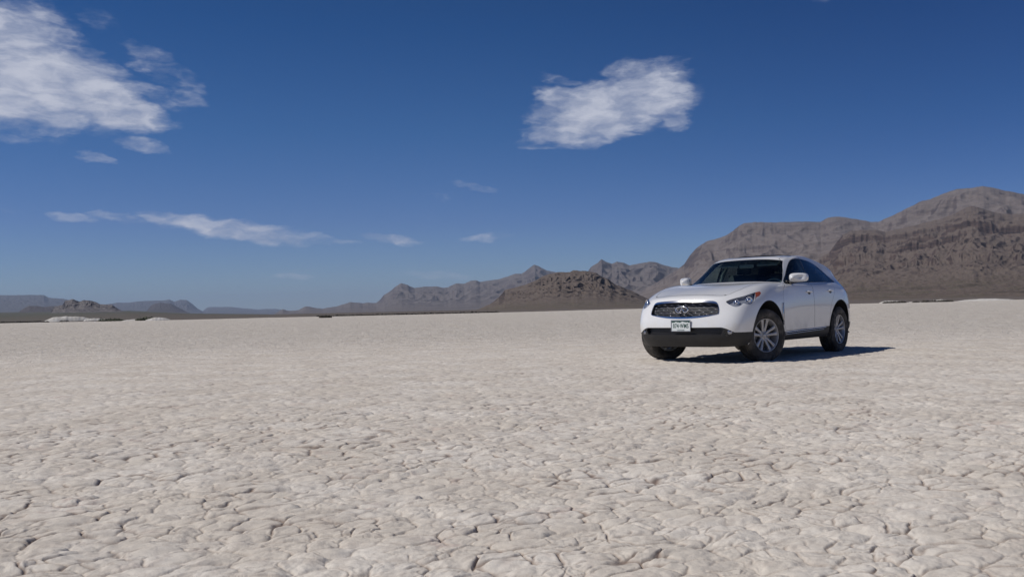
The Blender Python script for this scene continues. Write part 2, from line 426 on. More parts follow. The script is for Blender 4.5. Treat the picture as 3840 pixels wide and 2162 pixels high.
CRESTS = {
'mesa':(14000,[(-36.27,327.4),(-32.73,388.3),(-30.2,359.9),(-28.22,357.7),(-28.02,353.3),(-27.75,314.9),(-26.99,297.1),(-26.16,244.5),(-24.75,173.0),(-23.74,117.6),(-23.01,66.9)]),
'sagehill':(5200,[(-29.29,48.0),(-29.03,65.4),(-28.76,77.3),(-28.36,75.3),(-28.02,70.5),(-27.41,75.1),(-27.0,68.8),(-26.31,53.4),(-25.75,38.2)]),
'outcrop':(2200,[(-27.69,15.9),(-27.59,25.3),(-27.48,29.3),(-27.07,34.4),(-26.93,42.6),(-26.75,44.3),(-26.58,46.0),(-26.16,40.9),(-25.95,44.4),(-25.53,42.3),(-25.1,34.2),(-24.46,31.9),(-24.1,22.5),(-23.89,17.5),(-23.69,11.2)]),
'bluerange':(16000,[(-25.61,106.1),(-25.03,199.1),(-24.75,241.6),(-24.17,265.1),(-23.59,262.2),(-22.86,285.3),(-21.52,292.2),(-21.29,304.6),(-20.99,262.4),(-20.68,297.1),(-20.3,290.7),(-20.0,225.4),(-19.7,146.1),(-19.39,89.4),(-18.77,62.6),(-17.99,20.7)]),
'darkhill':(8500,[(-23.01,29.1),(-22.57,63.2),(-22.34,107.7),(-22.12,126.2),(-21.82,134.9),(-21.22,126.0),(-20.84,93.7),(-20.31,48.6),(-19.86,18.0)]),
'lowblue':(20000,[(-19.86,52.5),(-19.39,123.0),(-19.08,200.7),(-18.77,204.2),(-17.67,196.1),(-17.04,162.5),(-16.56,147.3),(-16.08,126.1),(-15.6,139.9),(-14.95,129.0),(-13.98,62.7),(-13.16,-2.9)]),
'midrange':(8000,[(-15.28,-3.0),(-14.88,28.5),(-14.63,51.1),(-14.39,38.6),(-14.06,32.9),(-13.65,41.0),(-13.24,70.4),(-12.99,67.3),(-12.74,57.1),(-12.17,45.8),(-11.5,60.3),(-10.83,82.1),(-10.41,102.3),(-9.65,85.7),(-9.31,94.2),(-8.8,87.9),(-8.55,113.5),(-8.28,158.3),(-7.85,193.1),(-7.51,230.7),(-7.16,261.0),(-6.82,245.6),(-6.31,210.5),(-5.71,223.2),(-4.85,223.2),(-4.42,209.8),(-4.16,213.9),(-3.63,248.6),(-3.12,242.3),(-2.68,267.6),(-2.33,271.4),(-2.07,258.5),(-0.84,278.9),(-0.33,296.7),(0.18,324.2),(0.65,322.7),(1.2,376.7),(1.48,402.5),(1.67,394.5),(2.27,346.3),(2.94,324.6),(4.87,262.0),(6.91,170.1),(9.11,90.2)]),
'backrange':(6200,[(3.47,150.8),(4.61,213.3),(4.96,249.8),(5.16,281.1),(5.63,309.7),(5.84,333.4),(6.17,315.5),(6.51,303.2),(6.84,317.2),(7.24,308.4),(7.63,288.5),(7.89,295.1),(8.95,310.2),(9.35,305.1),(9.87,281.1),(10.32,264.7),(11.01,249.5),(12.0,209.3),(14.13,147.3)]),
'hill':(1650,[(-4.02,-4.7),(-2.5,-0.2),(-1.48,11.1),(-0.86,22.7),(-0.46,35.9),(0.23,41.0),(0.91,46.5),(1.45,52.2),(2.0,61.3),(2.54,65.9),(3.01,67.1),(3.82,65.5),(4.01,68.8),(4.29,68.6),(4.96,67.1),(5.49,64.7),(5.88,57.4),(6.27,52.6),(6.68,42.4),(7.25,36.0),(7.84,28.1),(8.25,21.9),(8.63,16.2),(9.27,6.8),(10.27,-1.3)]),
'mountain':(4300,[(5.68,3.4),(8.11,63.6),(9.13,104.2),(10.59,171.7),(11.12,199.9),(11.45,238.8),(11.91,272.1),(12.5,299.8),(13.22,318.0),(13.87,333.8),(14.47,364.7),(14.85,381.1),(15.58,386.1),(16.66,378.3),(17.82,378.8),(18.51,379.8),(19.41,371.1),(19.86,386.5),(20.32,390.6),(20.77,386.2),(21.47,375.8),(22.29,358.8),(22.72,358.1),(23.38,379.1),(24.19,406.3),(24.98,433.1),(25.62,446.2),(26.3,468.1),(27.06,482.2),(27.82,482.1),(28.32,483.5),(28.95,472.5),(29.76,454.6),(30.35,438.2),(31.75,403.4),(33.58,347.9),(37.02,263.6)]),
'frontridge':(2900,[(12.29,16.2),(14.28,47.8),(15.91,75.1),(17.52,106.1),(18.95,132.6),(19.89,155.5),(20.37,187.5),(20.69,205.7),(21.18,218.4),(21.73,220.2),(22.55,218.7),(23.09,209.8),(23.88,216.4),(24.94,227.7),(25.99,238.6),(26.76,251.0),(27.44,269.8),(27.69,272.0),(28.28,262.7),(28.99,246.8),(29.72,240.3),(30.32,240.3),(31.72,231.2),(33.56,205.6),(37.01,164.0)]),
}
SC = {'far_blue_rock': 300., 'mid_rock': 300., 'brown_rock': 60., 'mountain_rock': 420., 'ridge_rock': 260., 'outcrop_rock': 40., 'dark_rock': 130.}
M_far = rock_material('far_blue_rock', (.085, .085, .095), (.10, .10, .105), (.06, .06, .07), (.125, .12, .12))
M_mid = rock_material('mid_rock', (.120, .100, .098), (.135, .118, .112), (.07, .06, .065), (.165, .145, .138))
M_hill = rock_material('brown_rock', (.085, .063, .055), (.128, .103, .087), (.030, .025, .024), (.150, .125, .108), green=(.105, .10, .066))
M_mtn = rock_material('mountain_rock', (.132, .107, .098), (.150, .125, .114), (.070, .057, .058), (.205, .178, .166))
M_ridge = rock_material('ridge_rock', (.094, .067, .057), (.128, .101, .085), (.043, .032, .031), (.150, .121, .102), green=(.105, .092, .064),
                        patch=[(1105, 2010, 45, 42), (1080, 1960, 37, 30)])
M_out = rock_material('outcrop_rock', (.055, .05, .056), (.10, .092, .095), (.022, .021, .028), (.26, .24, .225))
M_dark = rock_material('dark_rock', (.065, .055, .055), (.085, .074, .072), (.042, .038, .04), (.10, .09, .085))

make_range('mountain', 'high grey brown mountain with a rounded summit behind the cliffed ridge at the right', 'mountain', 1500, M_mtn, 900, 300, power=1.45, gully=.07,
           cliffs=[(.55, .10, .05), (.75, .08, .04)], seed=11, gk=3.2)
make_range('ridge', 'brown ridge with banded cliffs in front of the high mountain at the right', 'frontridge', 560, M_ridge, 1150, 420, power=1.9, gully=.05,
           cliffs=[(.22, .05, .018), (.36, .12, .022), (.50, .10, .016), (.62, .10, .016), (.76, .13, .022), (.88, .10, .018)], seed=23, gk=5.0)
make_range('hill', 'isolated dark brown rocky hill on the edge of the flat beside the white car', 'hill', 620, M_hill, 520, 300, power=1.35, gully=.11,
           cliffs=[(.45, .07, .04), (.68, .12, .05), (.86, .14, .04)], seed=31, gk=3.4)
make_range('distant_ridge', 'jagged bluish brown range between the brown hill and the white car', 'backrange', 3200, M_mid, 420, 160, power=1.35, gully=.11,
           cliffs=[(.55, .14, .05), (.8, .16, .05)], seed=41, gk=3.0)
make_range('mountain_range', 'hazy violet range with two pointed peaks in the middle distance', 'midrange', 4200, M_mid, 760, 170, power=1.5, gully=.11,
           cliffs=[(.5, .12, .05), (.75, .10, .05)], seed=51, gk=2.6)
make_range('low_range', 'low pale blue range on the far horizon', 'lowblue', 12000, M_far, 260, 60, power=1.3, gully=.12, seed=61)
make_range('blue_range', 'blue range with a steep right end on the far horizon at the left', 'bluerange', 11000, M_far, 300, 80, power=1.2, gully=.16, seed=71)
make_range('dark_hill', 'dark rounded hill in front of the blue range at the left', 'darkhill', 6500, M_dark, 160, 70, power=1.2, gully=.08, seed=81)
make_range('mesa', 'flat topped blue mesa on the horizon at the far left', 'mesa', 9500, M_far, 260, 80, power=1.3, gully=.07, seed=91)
make_range('low_hill', 'small dark hill in front of the mesa at the far left', 'sagehill', 4400, M_dark, 90, 40, power=1.2, gully=.12, seed=101)
make_range('rock_outcrop', 'grey rocky outcrop with a pale streak standing on the plain at the left', 'outcrop', 1950, M_out, 260, 90, power=.9, gully=.16, rough=.02,
           cliffs=[(.5, .2, .1)], seed=111, gk=3.0)

def make_plain():
    azd = np.concatenate([np.linspace(-180, -40, 60)[:-1], np.linspace(-40, 40, 520), np.linspace(40, 180, 60)[1:-1]])
    e = np.interp(azd, EDGE_AZ, EDGE_R)
    t = np.linspace(0, 1, 150)
    Rm = e[None, :]*.965*(24000/e[None, :])**t[:, None]
    Z = plain_z(azd[None, :], Rm)
    X = Rm*np.sin(np.radians(azd)); Y = Rm*np.cos(np.radians(azd))
    Z = Z+np.clip((Rm-e)/400, 0, 1)*(.5*fbm(X/60, Y/60, 4, .5, 7)+1.4*vnoise(X/600, Y/600, 8))
    m = bpy.data.materials.new('desert_scrub'); m.use_nodes = True
    n = NT(m.node_tree); b = m.node_tree.nodes['Principled BSDF']
    pos = n.new('ShaderNodeNewGeometry').outputs['Position']
    px = n.new('ShaderNodeSeparateXYZ', {0: pos}).outputs[0]
    a = n.mix(n.noise(pos, .02, 6, .65), (.080, .084, .066, 1), (.120, .117, .092, 1))
    c = n.mix(n.noise(pos, .03, 6, .65), (.118, .098, .086, 1), (.165, .14, .122, 1))
    col = n.mix(n.ramp(px, -700, 100), a, c)
    col = n.mix(n.ramp(n.noise(pos, .25, 4, .6), .5, .68, 0, .5), col, (.075, .07, .055, 1))
    n.put(b.inputs['Base Color'], col); b.inputs['Roughness'].default_value = .95; b.inputs['Specular IOR Level'].default_value = .1
    o = grid_obj('plain', np.stack([X, Y, Z], -1), m, uv_closed=True)
    o['kind'] = 'structure'; o['label'] = 'scrub covered plain rising gently beyond the lake bed'
make_plain()

# pale banks of dried mud on the rim of the flat
def bank(label, a0, a1, r, height, seed, skew=.5, under=0.0):
    nx, ny = 70, 22
    s = np.linspace(0, 1, nx); t = np.linspace(-1, 1, ny)
    az_ = np.radians(a0+(a1-a0)*s)
    width = (a1-a0)*pi/180*r
    prof = np.clip(np.sin(pi*s**(math.log(.5)/math.log(skew))), 0, 1)**.75
    prof = prof*(1+.18*vnoise(s*7, s*0+.3, seed)+.08*vnoise(s*21, s*0+.3, seed+1))
    dep = max(2.5, width*.22)
    R2 = r+dep*t[:, None]*(0.35+.65*prof[None, :])
    Z = height*prof[None, :]*np.clip(1-np.abs(t[:, None])**2.2, 0, 1)+.05*vnoise(s[None, :]*30, t[:, None]*6, seed+3)*prof-.12
    P = np.stack([R2*np.sin(az_)[None, :], R2*np.cos(az_)[None, :], Z+plain_z(np.degrees(az_)[None, :], R2)*0], -1)
    o = grid_obj('mud_bank', P, bpy.data.materials['bank_mud'])
    o['kind'] = 'structure'; o['label'] = label
bm_ = principled('bank_mud', (.50, .48, .45), .95)
_n = NT(bm_.node_tree)
_n.put(bm_.node_tree.nodes['Principled BSDF'].inputs['Base Color'],
       _n.mix(_n.ramp(_n.noise(_n.new('ShaderNodeNewGeometry').outputs['Position'], .5, 5, .6), .35, .7), (.43, .41, .375, 1), (.60, .58, .55, 1)))
bank('broad pale mud mound with low shrubs at its foot at the left', -28.1, -25.2, 425, 2.55, 1, .42)
bank('low white tail of mud joined to the broad mound', -26.0, -24.4, 398, 1.35, 2, .3)
bank('low pale bank just left of the second green brush strip', -24.0, -22.6, 325, .62, 3)
bank('thin white bank right of the green brush strips', -22.7, -21.2, 305, 1.1, 4, .5)
bank('white topped bank right of the car, the nearer one to it', 22.6, 24.3, 338, .95, 5, .35)
bank('pale low rise between the two dark edged banks', 24.1, 25.0, 345, .5, 6)
bank('long white topped bank with a dark line under it at the right', 24.9, 26.6, 350, 1.0, 7, .6)
bank('faint white rise on the rim at the far right', 26.6, 29.9, 385, .9, 8)

# brush: loose leaf clumps
leaf_m = principled('brush_leaf', (.075, .085, .045), .8)
leaf_d = principled('dry_brush_leaf', (.07, .06, .045), .85)
def brush_mesh(spots, rnd, leaves=60, size=.16):
    vs, fs = [], []
    for (x, y, z, w, h) in spots:
        for k in range(leaves):
            a = rnd.uniform(0, 2*pi); rr = math.sqrt(rnd.random())*w; hz = rnd.random()
            p = Vector((x+rr*cos(a), y+rr*sin(a), z+h*hz*(1-(rr/w)**2*.7)))
            d1 = Vector((rnd.uniform(-1, 1), rnd.uniform(-1, 1), rnd.uniform(-1, 1))).normalized()*size*rnd.uniform(.6, 1.3)
            d2 = Vector((rnd.uniform(-1, 1), rnd.uniform(-1, 1), rnd.uniform(-.3, 1))).normalized()*size*rnd.uniform(.6, 1.3)
            i = len(vs); vs += [p-d1, p-d2*.6, p+d1, p+d2]; fs.append((i, i+1, i+2, i+3))
        i = len(vs)     # stem
        for q in range(5): vs.append(Vector((x+.04*cos(q*1.2566), y+.04*sin(q*1.2566), z-.1)))
        vs.append(Vector((x, y, z+h*.7)))
        for q in range(5): fs.append((i+q, i+(q+1) % 5, i+5))
    return vs, fs
def strip(label, a0, a1, r, n_, w, h, mat, seed):
    rnd = random.Random(seed); sp = []
    for k in range(n_):
        a = radians(a0+(a1-a0)*(k+rnd.random())/n_); rr = r+rnd.uniform(-2.5, 2.5)
        sp.append((rr*sin(a), rr*cos(a), 0, w*rnd.uniform(.6, 1.3), h*rnd.uniform(.6, 1.25)))
    v, f = brush_mesh(sp, rnd, 26, .28)
    o = mesh_obj('brush', v, f, mat, smooth=False)
    o['kind'] = 'stuff'; o['label'] = label
strip('thin strip of green brush along the lake bed edge, left one', -25.1, -23.9, 330, 34, 1.0, .95, leaf_m, 1)
strip('green brush behind the thin white bank, right one of two strips', -23.1, -22.2, 312, 26, 1.0, 1.1, leaf_m, 2)
strip('dark brush line along the far left rim', -30.5, -28.1, 440, 46, 1.1, .7, leaf_d, 3)
strip('dark line of low clumps under the white topped bank beside the car', 22.9, 24.0, 329, 40, .7, .55, leaf_d, 4)  # dark low clumps forming a line along the bank foot
strip('dark line of low clumps under the long white bank at the right', 25.0, 26.55, 341, 50, .7, .6, leaf_d, 5)  # the same dark line below the longer bank
strip('thin dark brush along the rim behind the lake bed centre', -12.5, -1.0, 276, 90, .9, .35, leaf_d, 6)
def shrub(label, azd, r, w, h, seed, leaves=150, group=None):
    rnd = random.Random(seed); a = radians(azd)
    e = bpy.data.objects.new('shrub', None); C.objects.link(e)
    e.location = (r*sin(a), r*cos(a), 0); e['label'] = label; e['category'] = 'shrub'
    if group: e['group'] = group
    v, f = brush_mesh([(0, 0, 0, w, h), (w*.5, .1, 0, w*.6, h*.75), (-w*.55, 0, 0, w*.55, h*.6)], rnd, leaves, .13)
    mesh_obj('foliage', v, f, leaf_d, parent=e, smooth=False)
    st, sf = [], []
    for k in range(5):
        q = k*1.2566; tip = Vector((w*.5*cos(q), w*.5*sin(q), h*.6)); i = len(st)
        for z in range(4): st.append(Vector((.05*cos(z*pi/2), .05*sin(z*pi/2), -.05)))
        st.append(tip)
        for z in range(4): sf.append((i+z, i+(z+1) % 4, i+4))
    mesh_obj('stem', st, sf, leaf_d, parent=e, smooth=False)
shrub('dark low shrub alone on the open flat, left one of the pair', -12.12, 196, .95, .55, 11, group='dark shrubs on the open flat')
shrub('dark low shrub alone on the open flat, right one of the pair', -11.97, 192, 1.15, .6, 12, group='dark shrubs on the open flat')
shrub('dark shrub against the broad pale mud mound', -27.0, 408, 1.9, 1.1, 13)
shrub('small dark shrub at the left foot of the broad mound', -27.95, 412, 1.4, .7, 14)
shrub('small dark shrub between the two banks right of the car', 24.62, 336, 1.2, .6, 15)
# ------------------------------------------------------------------ the car
# local frame: x forward from the front axle, y to the car's left, z up
# body control grid: 18 columns (front centre -> side -> rear centre) x 15 rows (bottom -> roof centre line)
GRID = [
[(0.83,0,0.245),(0.895,0,0.36),(0.915,0,0.48),(0.905,0,0.62),(0.868,0,0.78),(0.81,0,0.935),(0.675,0,1.008),(0.3,0,1.1),(-0.2,0,1.17),(-0.62,0,1.205),(-0.93,0,1.41),(-1.2,0,1.578),(-1.45,0,1.635),(-1.8,0,1.655),(-2.1,0,1.655)],
[(0.82,0.28,0.245),(0.885,0.28,0.36),(0.905,0.28,0.48),(0.897,0.28,0.62),(0.858,0.28,0.78),(0.795,0.28,0.935),(0.665,0.27,1.006),(0.29,0.25,1.1),(-0.21,0.24,1.17),(-0.63,0.25,1.203),(-0.945,0.23,1.408),(-1.205,0.2,1.576),(-1.45,0.18,1.634),(-1.8,0.13,1.655),(-2.1,0,1.655)],
[(0.78,0.52,0.245),(0.85,0.54,0.36),(0.868,0.55,0.48),(0.85,0.56,0.62),(0.8,0.56,0.78),(0.735,0.55,0.935),(0.615,0.5,0.998),(0.25,0.48,1.1),(-0.25,0.47,1.175),(-0.66,0.48,1.198),(-0.98,0.43,1.4),(-1.225,0.38,1.57),(-1.45,0.34,1.63),(-1.8,0.25,1.655),(-2.1,0,1.655)],
[(0.68,0.7,0.25),(0.745,0.745,0.36),(0.765,0.775,0.48),(0.755,0.785,0.62),(0.705,0.77,0.78),(0.605,0.745,0.925),(0.45,0.68,1.035),(0.12,0.62,1.12),(-0.3,0.62,1.18),(-0.71,0.64,1.188),(-1.04,0.57,1.385),(-1.26,0.51,1.558),(-1.47,0.46,1.625),(-1.8,0.32,1.653),(-2.1,0,1.655)],
[(0.5,0.82,0.265),(0.53,0.875,0.36),(0.54,0.895,0.48),(0.54,0.905,0.62),(0.52,0.895,0.78),(0.44,0.865,0.93),(0.25,0.78,1.065),(0,0.73,1.135),(-0.37,0.73,1.178),(-0.76,0.75,1.18),(-1.08,0.66,1.37),(-1.29,0.59,1.545),(-1.5,0.53,1.615),(-1.8,0.37,1.65),(-2.1,0,1.655)],
[(0.2,0.87,0.28),(0.2,0.93,0.36),(0.2,0.945,0.48),(0.2,0.958,0.62),(0.19,0.953,0.78),(0.17,0.925,0.93),(0.05,0.845,1.08),(-0.13,0.79,1.145),(-0.44,0.78,1.175),(-0.785,0.79,1.176),(-1.1,0.7,1.36),(-1.305,0.62,1.535),(-1.53,0.575,1.61),(-1.8,0.4,1.648),(-2.1,0,1.655)],
[(-0.12,0.88,0.28),(-0.12,0.935,0.36),(-0.12,0.95,0.48),(-0.12,0.963,0.62),(-0.12,0.96,0.78),(-0.13,0.94,0.93),(-0.18,0.885,1.065),(-0.28,0.84,1.135),(-0.52,0.81,1.168),(-0.82,0.8,1.173),(-1.125,0.715,1.355),(-1.33,0.635,1.53),(-1.56,0.6,1.605),(-1.83,0.42,1.646),(-2.1,0,1.655)],
[(-0.5,0.885,0.285),(-0.5,0.93,0.36),(-0.5,0.945,0.48),(-0.5,0.952,0.62),(-0.5,0.952,0.78),(-0.5,0.938,0.93),(-0.52,0.9,1.045),(-0.58,0.875,1.11),(-0.72,0.845,1.155),(-0.92,0.815,1.168),(-1.21,0.735,1.35),(-1.43,0.655,1.535),(-1.63,0.61,1.607),(-1.88,0.43,1.645),(-2.1,0,1.655)],
[(-1,0.885,0.285),(-1,0.922,0.36),(-1,0.932,0.48),(-1,0.938,0.62),(-1,0.942,0.78),(-1,0.934,0.93),(-1,0.915,1.045),(-1.02,0.89,1.12),(-1.08,0.855,1.155),(-1.15,0.825,1.17),(-1.38,0.755,1.36),(-1.62,0.675,1.555),(-1.78,0.625,1.625),(-1.98,0.44,1.645),(-2.15,0,1.655)],
[(-1.55,0.885,0.285),(-1.55,0.92,0.36),(-1.55,0.93,0.48),(-1.55,0.935,0.62),(-1.55,0.94,0.78),(-1.55,0.934,0.93),(-1.55,0.916,1.045),(-1.55,0.892,1.12),(-1.55,0.86,1.155),(-1.55,0.83,1.172),(-1.68,0.765,1.38),(-1.9,0.675,1.572),(-1.98,0.625,1.635),(-2.1,0.44,1.648),(-2.2,0,1.655)],
[(-2.1,0.885,0.285),(-2.1,0.922,0.36),(-2.1,0.932,0.48),(-2.1,0.94,0.62),(-2.1,0.944,0.78),(-2.1,0.94,0.93),(-2.1,0.928,1.05),(-2.1,0.905,1.125),(-2.1,0.87,1.165),(-2.1,0.835,1.18),(-2.14,0.765,1.38),(-2.22,0.67,1.555),(-2.25,0.62,1.622),(-2.3,0.43,1.638),(-2.35,0,1.65)],
[(-2.5,0.88,0.29),(-2.5,0.925,0.36),(-2.5,0.94,0.48),(-2.5,0.952,0.62),(-2.5,0.957,0.78),(-2.5,0.952,0.93),(-2.5,0.938,1.06),(-2.5,0.91,1.13),(-2.5,0.875,1.175),(-2.5,0.835,1.195),(-2.5,0.76,1.36),(-2.52,0.67,1.505),(-2.53,0.62,1.587),(-2.54,0.42,1.615),(-2.55,0,1.635)],
[(-2.9,0.88,0.295),(-2.9,0.93,0.37),(-2.9,0.95,0.48),(-2.9,0.963,0.62),(-2.9,0.966,0.78),(-2.9,0.957,0.93),(-2.9,0.937,1.06),(-2.9,0.9,1.13),(-2.9,0.86,1.18),(-2.89,0.82,1.205),(-2.87,0.755,1.31),(-2.85,0.715,1.44),(-2.83,0.635,1.535),(-2.8,0.42,1.587),(-2.78,0,1.6)],
[(-3.25,0.86,0.31),(-3.25,0.91,0.38),(-3.25,0.93,0.49),(-3.25,0.943,0.62),(-3.25,0.943,0.78),(-3.25,0.935,0.93),(-3.25,0.91,1.05),(-3.25,0.87,1.12),(-3.24,0.82,1.18),(-3.2,0.78,1.24),(-3.16,0.745,1.32),(-3.12,0.71,1.41),(-3.07,0.625,1.485),(-3,0.41,1.55),(-2.95,0,1.572)],
[(-3.62,0.79,0.34),(-3.66,0.82,0.4),(-3.68,0.83,0.5),(-3.7,0.83,0.62),(-3.68,0.83,0.78),(-3.64,0.82,0.93),(-3.58,0.8,1.04),(-3.53,0.76,1.12),(-3.48,0.72,1.19),(-3.42,0.69,1.25),(-3.36,0.66,1.31),(-3.3,0.63,1.39),(-3.22,0.55,1.445),(-3.08,0.35,1.515),(-2.97,0,1.572)],
[(-3.8,0.58,0.35),(-3.88,0.6,0.42),(-3.93,0.6,0.52),(-3.95,0.6,0.64),(-3.92,0.6,0.78),(-3.86,0.6,0.93),(-3.82,0.6,1.03),(-3.76,0.57,1.11),(-3.66,0.55,1.19),(-3.56,0.53,1.26),(-3.48,0.51,1.325),(-3.42,0.48,1.385),(-3.34,0.42,1.43),(-3.12,0.27,1.505),(-2.98,0,1.572)],
[(-3.84,0.3,0.36),(-3.91,0.3,0.42),(-3.96,0.3,0.52),(-3.975,0.3,0.64),(-3.95,0.3,0.78),(-3.89,0.3,0.93),(-3.86,0.3,1.03),(-3.8,0.29,1.11),(-3.7,0.28,1.19),(-3.6,0.27,1.265),(-3.52,0.26,1.335),(-3.46,0.25,1.395),(-3.38,0.22,1.435),(-3.14,0.14,1.505),(-2.99,0,1.572)],
[(-3.85,0,0.36),(-3.92,0,0.42),(-3.97,0,0.52),(-3.985,0,0.64),(-3.96,0,0.78),(-3.9,0,0.93),(-3.87,0,1.03),(-3.81,0,1.11),(-3.71,0,1.19),(-3.61,0,1.265),(-3.53,0,1.335),(-3.47,0,1.395),(-3.39,0,1.435),(-3.15,0,1.505),(-3,0,1.572)],
]
CG = np.array(GRID, float)                       # (18, 15, 3)

def bspline_fit(Pc, iters=3):
    """control points whose cubic B-spline passes (nearly) through Pc along axis 0"""
    Q = Pc.copy()
    for _ in range(iters):
        Sv = Q.copy()
        Sv[1:-1] = (Q[:-2]+4*Q[1:-1]+Q[2:])/6
        Q = Q+(Pc-Sv)
        Q[0] = Pc[0]; Q[-1] = Pc[-1]
    return Q

def bspline_eval(Q, t):
    n = len(Q)
    E_ = np.concatenate([(2*Q[0]-Q[1])[None], Q, (2*Q[-1]-Q[-2])[None]])
    i = np.clip(np.floor(t).astype(int), 0, n-2); f = (t-i)
    sh = (-1,)+(1,)*(Q.ndim-1); f = f.reshape(sh)
    return ((1-f)**3*E_[i]+(3*f**3-6*f**2+4)*E_[i+1]+(-3*f**3+3*f**2+3*f+1)*E_[i+2]+f**3*E_[i+3])/6

def shell_surface(nu, nv):
    # mirror across y=0 at both ends so the centre line stays smooth
    mir = lambda a: a*np.array([1, -1, 1])
    G = np.concatenate([mir(CG[1:2]), CG, mir(CG[-2:-1])], 0)
    Qu = bspline_fit(G)
    u = np.linspace(0, 17, nu)
    A_ = bspline_eval(Qu, u+1)                      # (nu, 15, 3)
    B_ = np.swapaxes(A_, 0, 1)
    B_ = np.concatenate([B_, B_[-2:-1]*np.array([1, -1, 1])], 0)
    v = np.linspace(0, 14, nv)
    R_ = bspline_eval(bspline_fit(B_, 3), v)
    R_ = np.swapaxes(R_, 0, 1)
    R_[0, :, 1] = 0; R_[-1, :, 1] = 0; R_[:, -1, 1] = 0
    return u, v, R_

NU, NV = 17*11+1, 14*9+1
_u_, _v_, SH = shell_surface(NU, NV)
du = np.gradient(SH, axis=0); dv = np.gradient(SH, axis=1)
NO = np.cross(dv, du); NO /= (np.linalg.norm(NO, axis=-1, keepdims=True)+1e-9)
NO[0, :, 1] = 0; NO[-1, :, 1] = 0
if NO[NU//2, 3*9][1] < 0: NO = -NO
NO[:, -1] = NO[:, -1]*.02+np.array([0, 0, 1])
NO[:, -1, 1] = 0
NO /= (np.linalg.norm(NO, axis=-1, keepdims=True)+1e-9)
UU, VV = np.meshgrid(_u_, _v_, indexing='ij')

class Shell:
    """half car skin cut into regions along smooth lines"""
    def __init__(s):
        s.V = np.concatenate([SH.reshape(-1, 3), NO.reshape(-1, 3), UU.reshape(-1, 1), VV.reshape(-1, 1)], 1).tolist()
        s.P = []; s.L = []
        for i in range(NU-1):
            for j in range(NV-1):
                a = i*NV+j
                s.P.append((a, a+NV, a+NV+1, a+1)); s.L.append('body')
    def arr(s): return np.array(s.V)
    def cut(s, name, fn, allowed=('body',)):
        A_ = s.arr(); f = fn(A_[:, 0], A_[:, 1], A_[:, 2], A_[:, 6], A_[:, 7])
        f = np.where(np.abs(f) < 1e-7, 1e-7, f).tolist()
        cache = {}; P2, L2 = [], []
        def mid(a, b):
            k = (min(a, b), max(a, b))
            if k not in cache:
                t = f[a]/(f[a]-f[b]); va, vb = s.V[a], s.V[b]
                s.V.append([x+(y-x)*t for x, y in zip(va, vb)]); cache[k] = len(s.V)-1; f.append(0.0)
            return cache[k]
        for p, l in zip(s.P, s.L):
            if l not in allowed: P2.append(p); L2.append(l); continue
            neg = [f[i] < 0 for i in p]
            if all(neg): P2.append(p); L2.append(name)
            elif not any(neg): P2.append(p); L2.append(l)
            else:
                A1, B1 = [], []
                for k in range(len(p)):
                    a, b = p[k], p[(k+1) % len(p)]
                    (A1 if f[a] < 0 else B1).append(a)
                    if (f[a] < 0) != (f[b] < 0):
                        m_ = mid(a, b); A1.append(m_); B1.append(m_)
                if len(A1) > 2: P2.append(tuple(A1)); L2.append(name)
                if len(B1) > 2: P2.append(tuple(B1)); L2.append(l)
        s.P, s.L = P2, L2
    def faces(s, names): return [p for p, l in zip(s.P, s.L) if l in names]

def poly_sdf(px, py, poly):
    """signed distance to a closed polygon, negative inside"""
    P_ = np.array(poly, float); d = np.full(px.shape, 1e9); ins = np.zeros(px.shape, bool)
    for k in range(len(P_)):
        a = P_[k]; b = P_[(k+1) % len(P_)]; e = b-a
        wx = px-a[0]; wy = py-a[1]
        t = np.clip((wx*e[0]+wy*e[1])/(e@e), 0, 1)
        d = np.minimum(d, np.hypot(wx-e[0]*t, wy-e[1]*t))
        c = ((a[1] > py) != (b[1] > py)) & (px < (b[0]-a[0])*(py-a[1])/(b[1]-a[1]+1e-12)+a[0])
        ins ^= c
    return np.where(ins, -d, d)

def smooth_poly(pts, n=6, closed=True):
    P_ = np.array(pts, float); out = []
    N = len(P_)
    for i in range(N):
        p0, p1, p2, p3 = P_[(i-1) % N], P_[i], P_[(i+1) % N], P_[(i+2) % N]
        for t in np.linspace(0, 1, n, endpoint=False):
            out.append(.5*((2*p1)+(-p0+p2)*t+(2*p0-5*p1+4*p2-p3)*t*t+(-p0+3*p1-3*p2+p3)*t**3))
    return out

sh = Shell()
# --- outlines (side view: x, z; front view: y, z; lamps: s = y - x, z)
GRILLE = smooth_poly([(-.50,.872),(-.30,.890),(0,.897),(.30,.890),(.50,.872),(.537,.835),(.554,.78),(.556,.745),(.53,.718),(.28,.690),(0,.680),(-.28,.690),(-.53,.718),(-.556,.745),(-.554,.78),(-.537,.835)])
LAMP = [(-.105,.897),(-.06,.862),(.0,.833),(.05,.820),(.09,.815),(.14,.822),(.19,.840),(.23,.860),(.265,.868),(.31,.855),(.386,.846),(.463,.868),(.55,.902),(.60,.948),(.70,.970),(.765,1.003),(.775,1.022),(.75,1.036),(.62,1.023),(.46,.998),(.294,.968),(.14,.948),(-.004,.924)]
AMBER_S = .60
WIN = smooth_poly([(-.915,1.170),(-1.37,1.182),(-1.82,1.193),(-2.34,1.205),(-2.7,1.210),(-2.985,1.214),(-2.95,1.24),(-2.855,1.296),(-2.714,1.368),(-2.538,1.463),(-2.348,1.523),(-2.023,1.562),(-1.762,1.574),(-1.60,1.562),(-1.50,1.535),(-1.414,1.495),(-1.26,1.400),(-1.09,1.286)], 5)
FDOOR = [(-.60,.44),(-.56,.60),(-.545,.80),(-.57,.95),(-.66,1.07),(-.80,1.15),(-.93,1.180),(-1.5,1.75),(-1.85,1.75),(-1.80,1.20),(-1.775,.95),(-1.77,.44)]
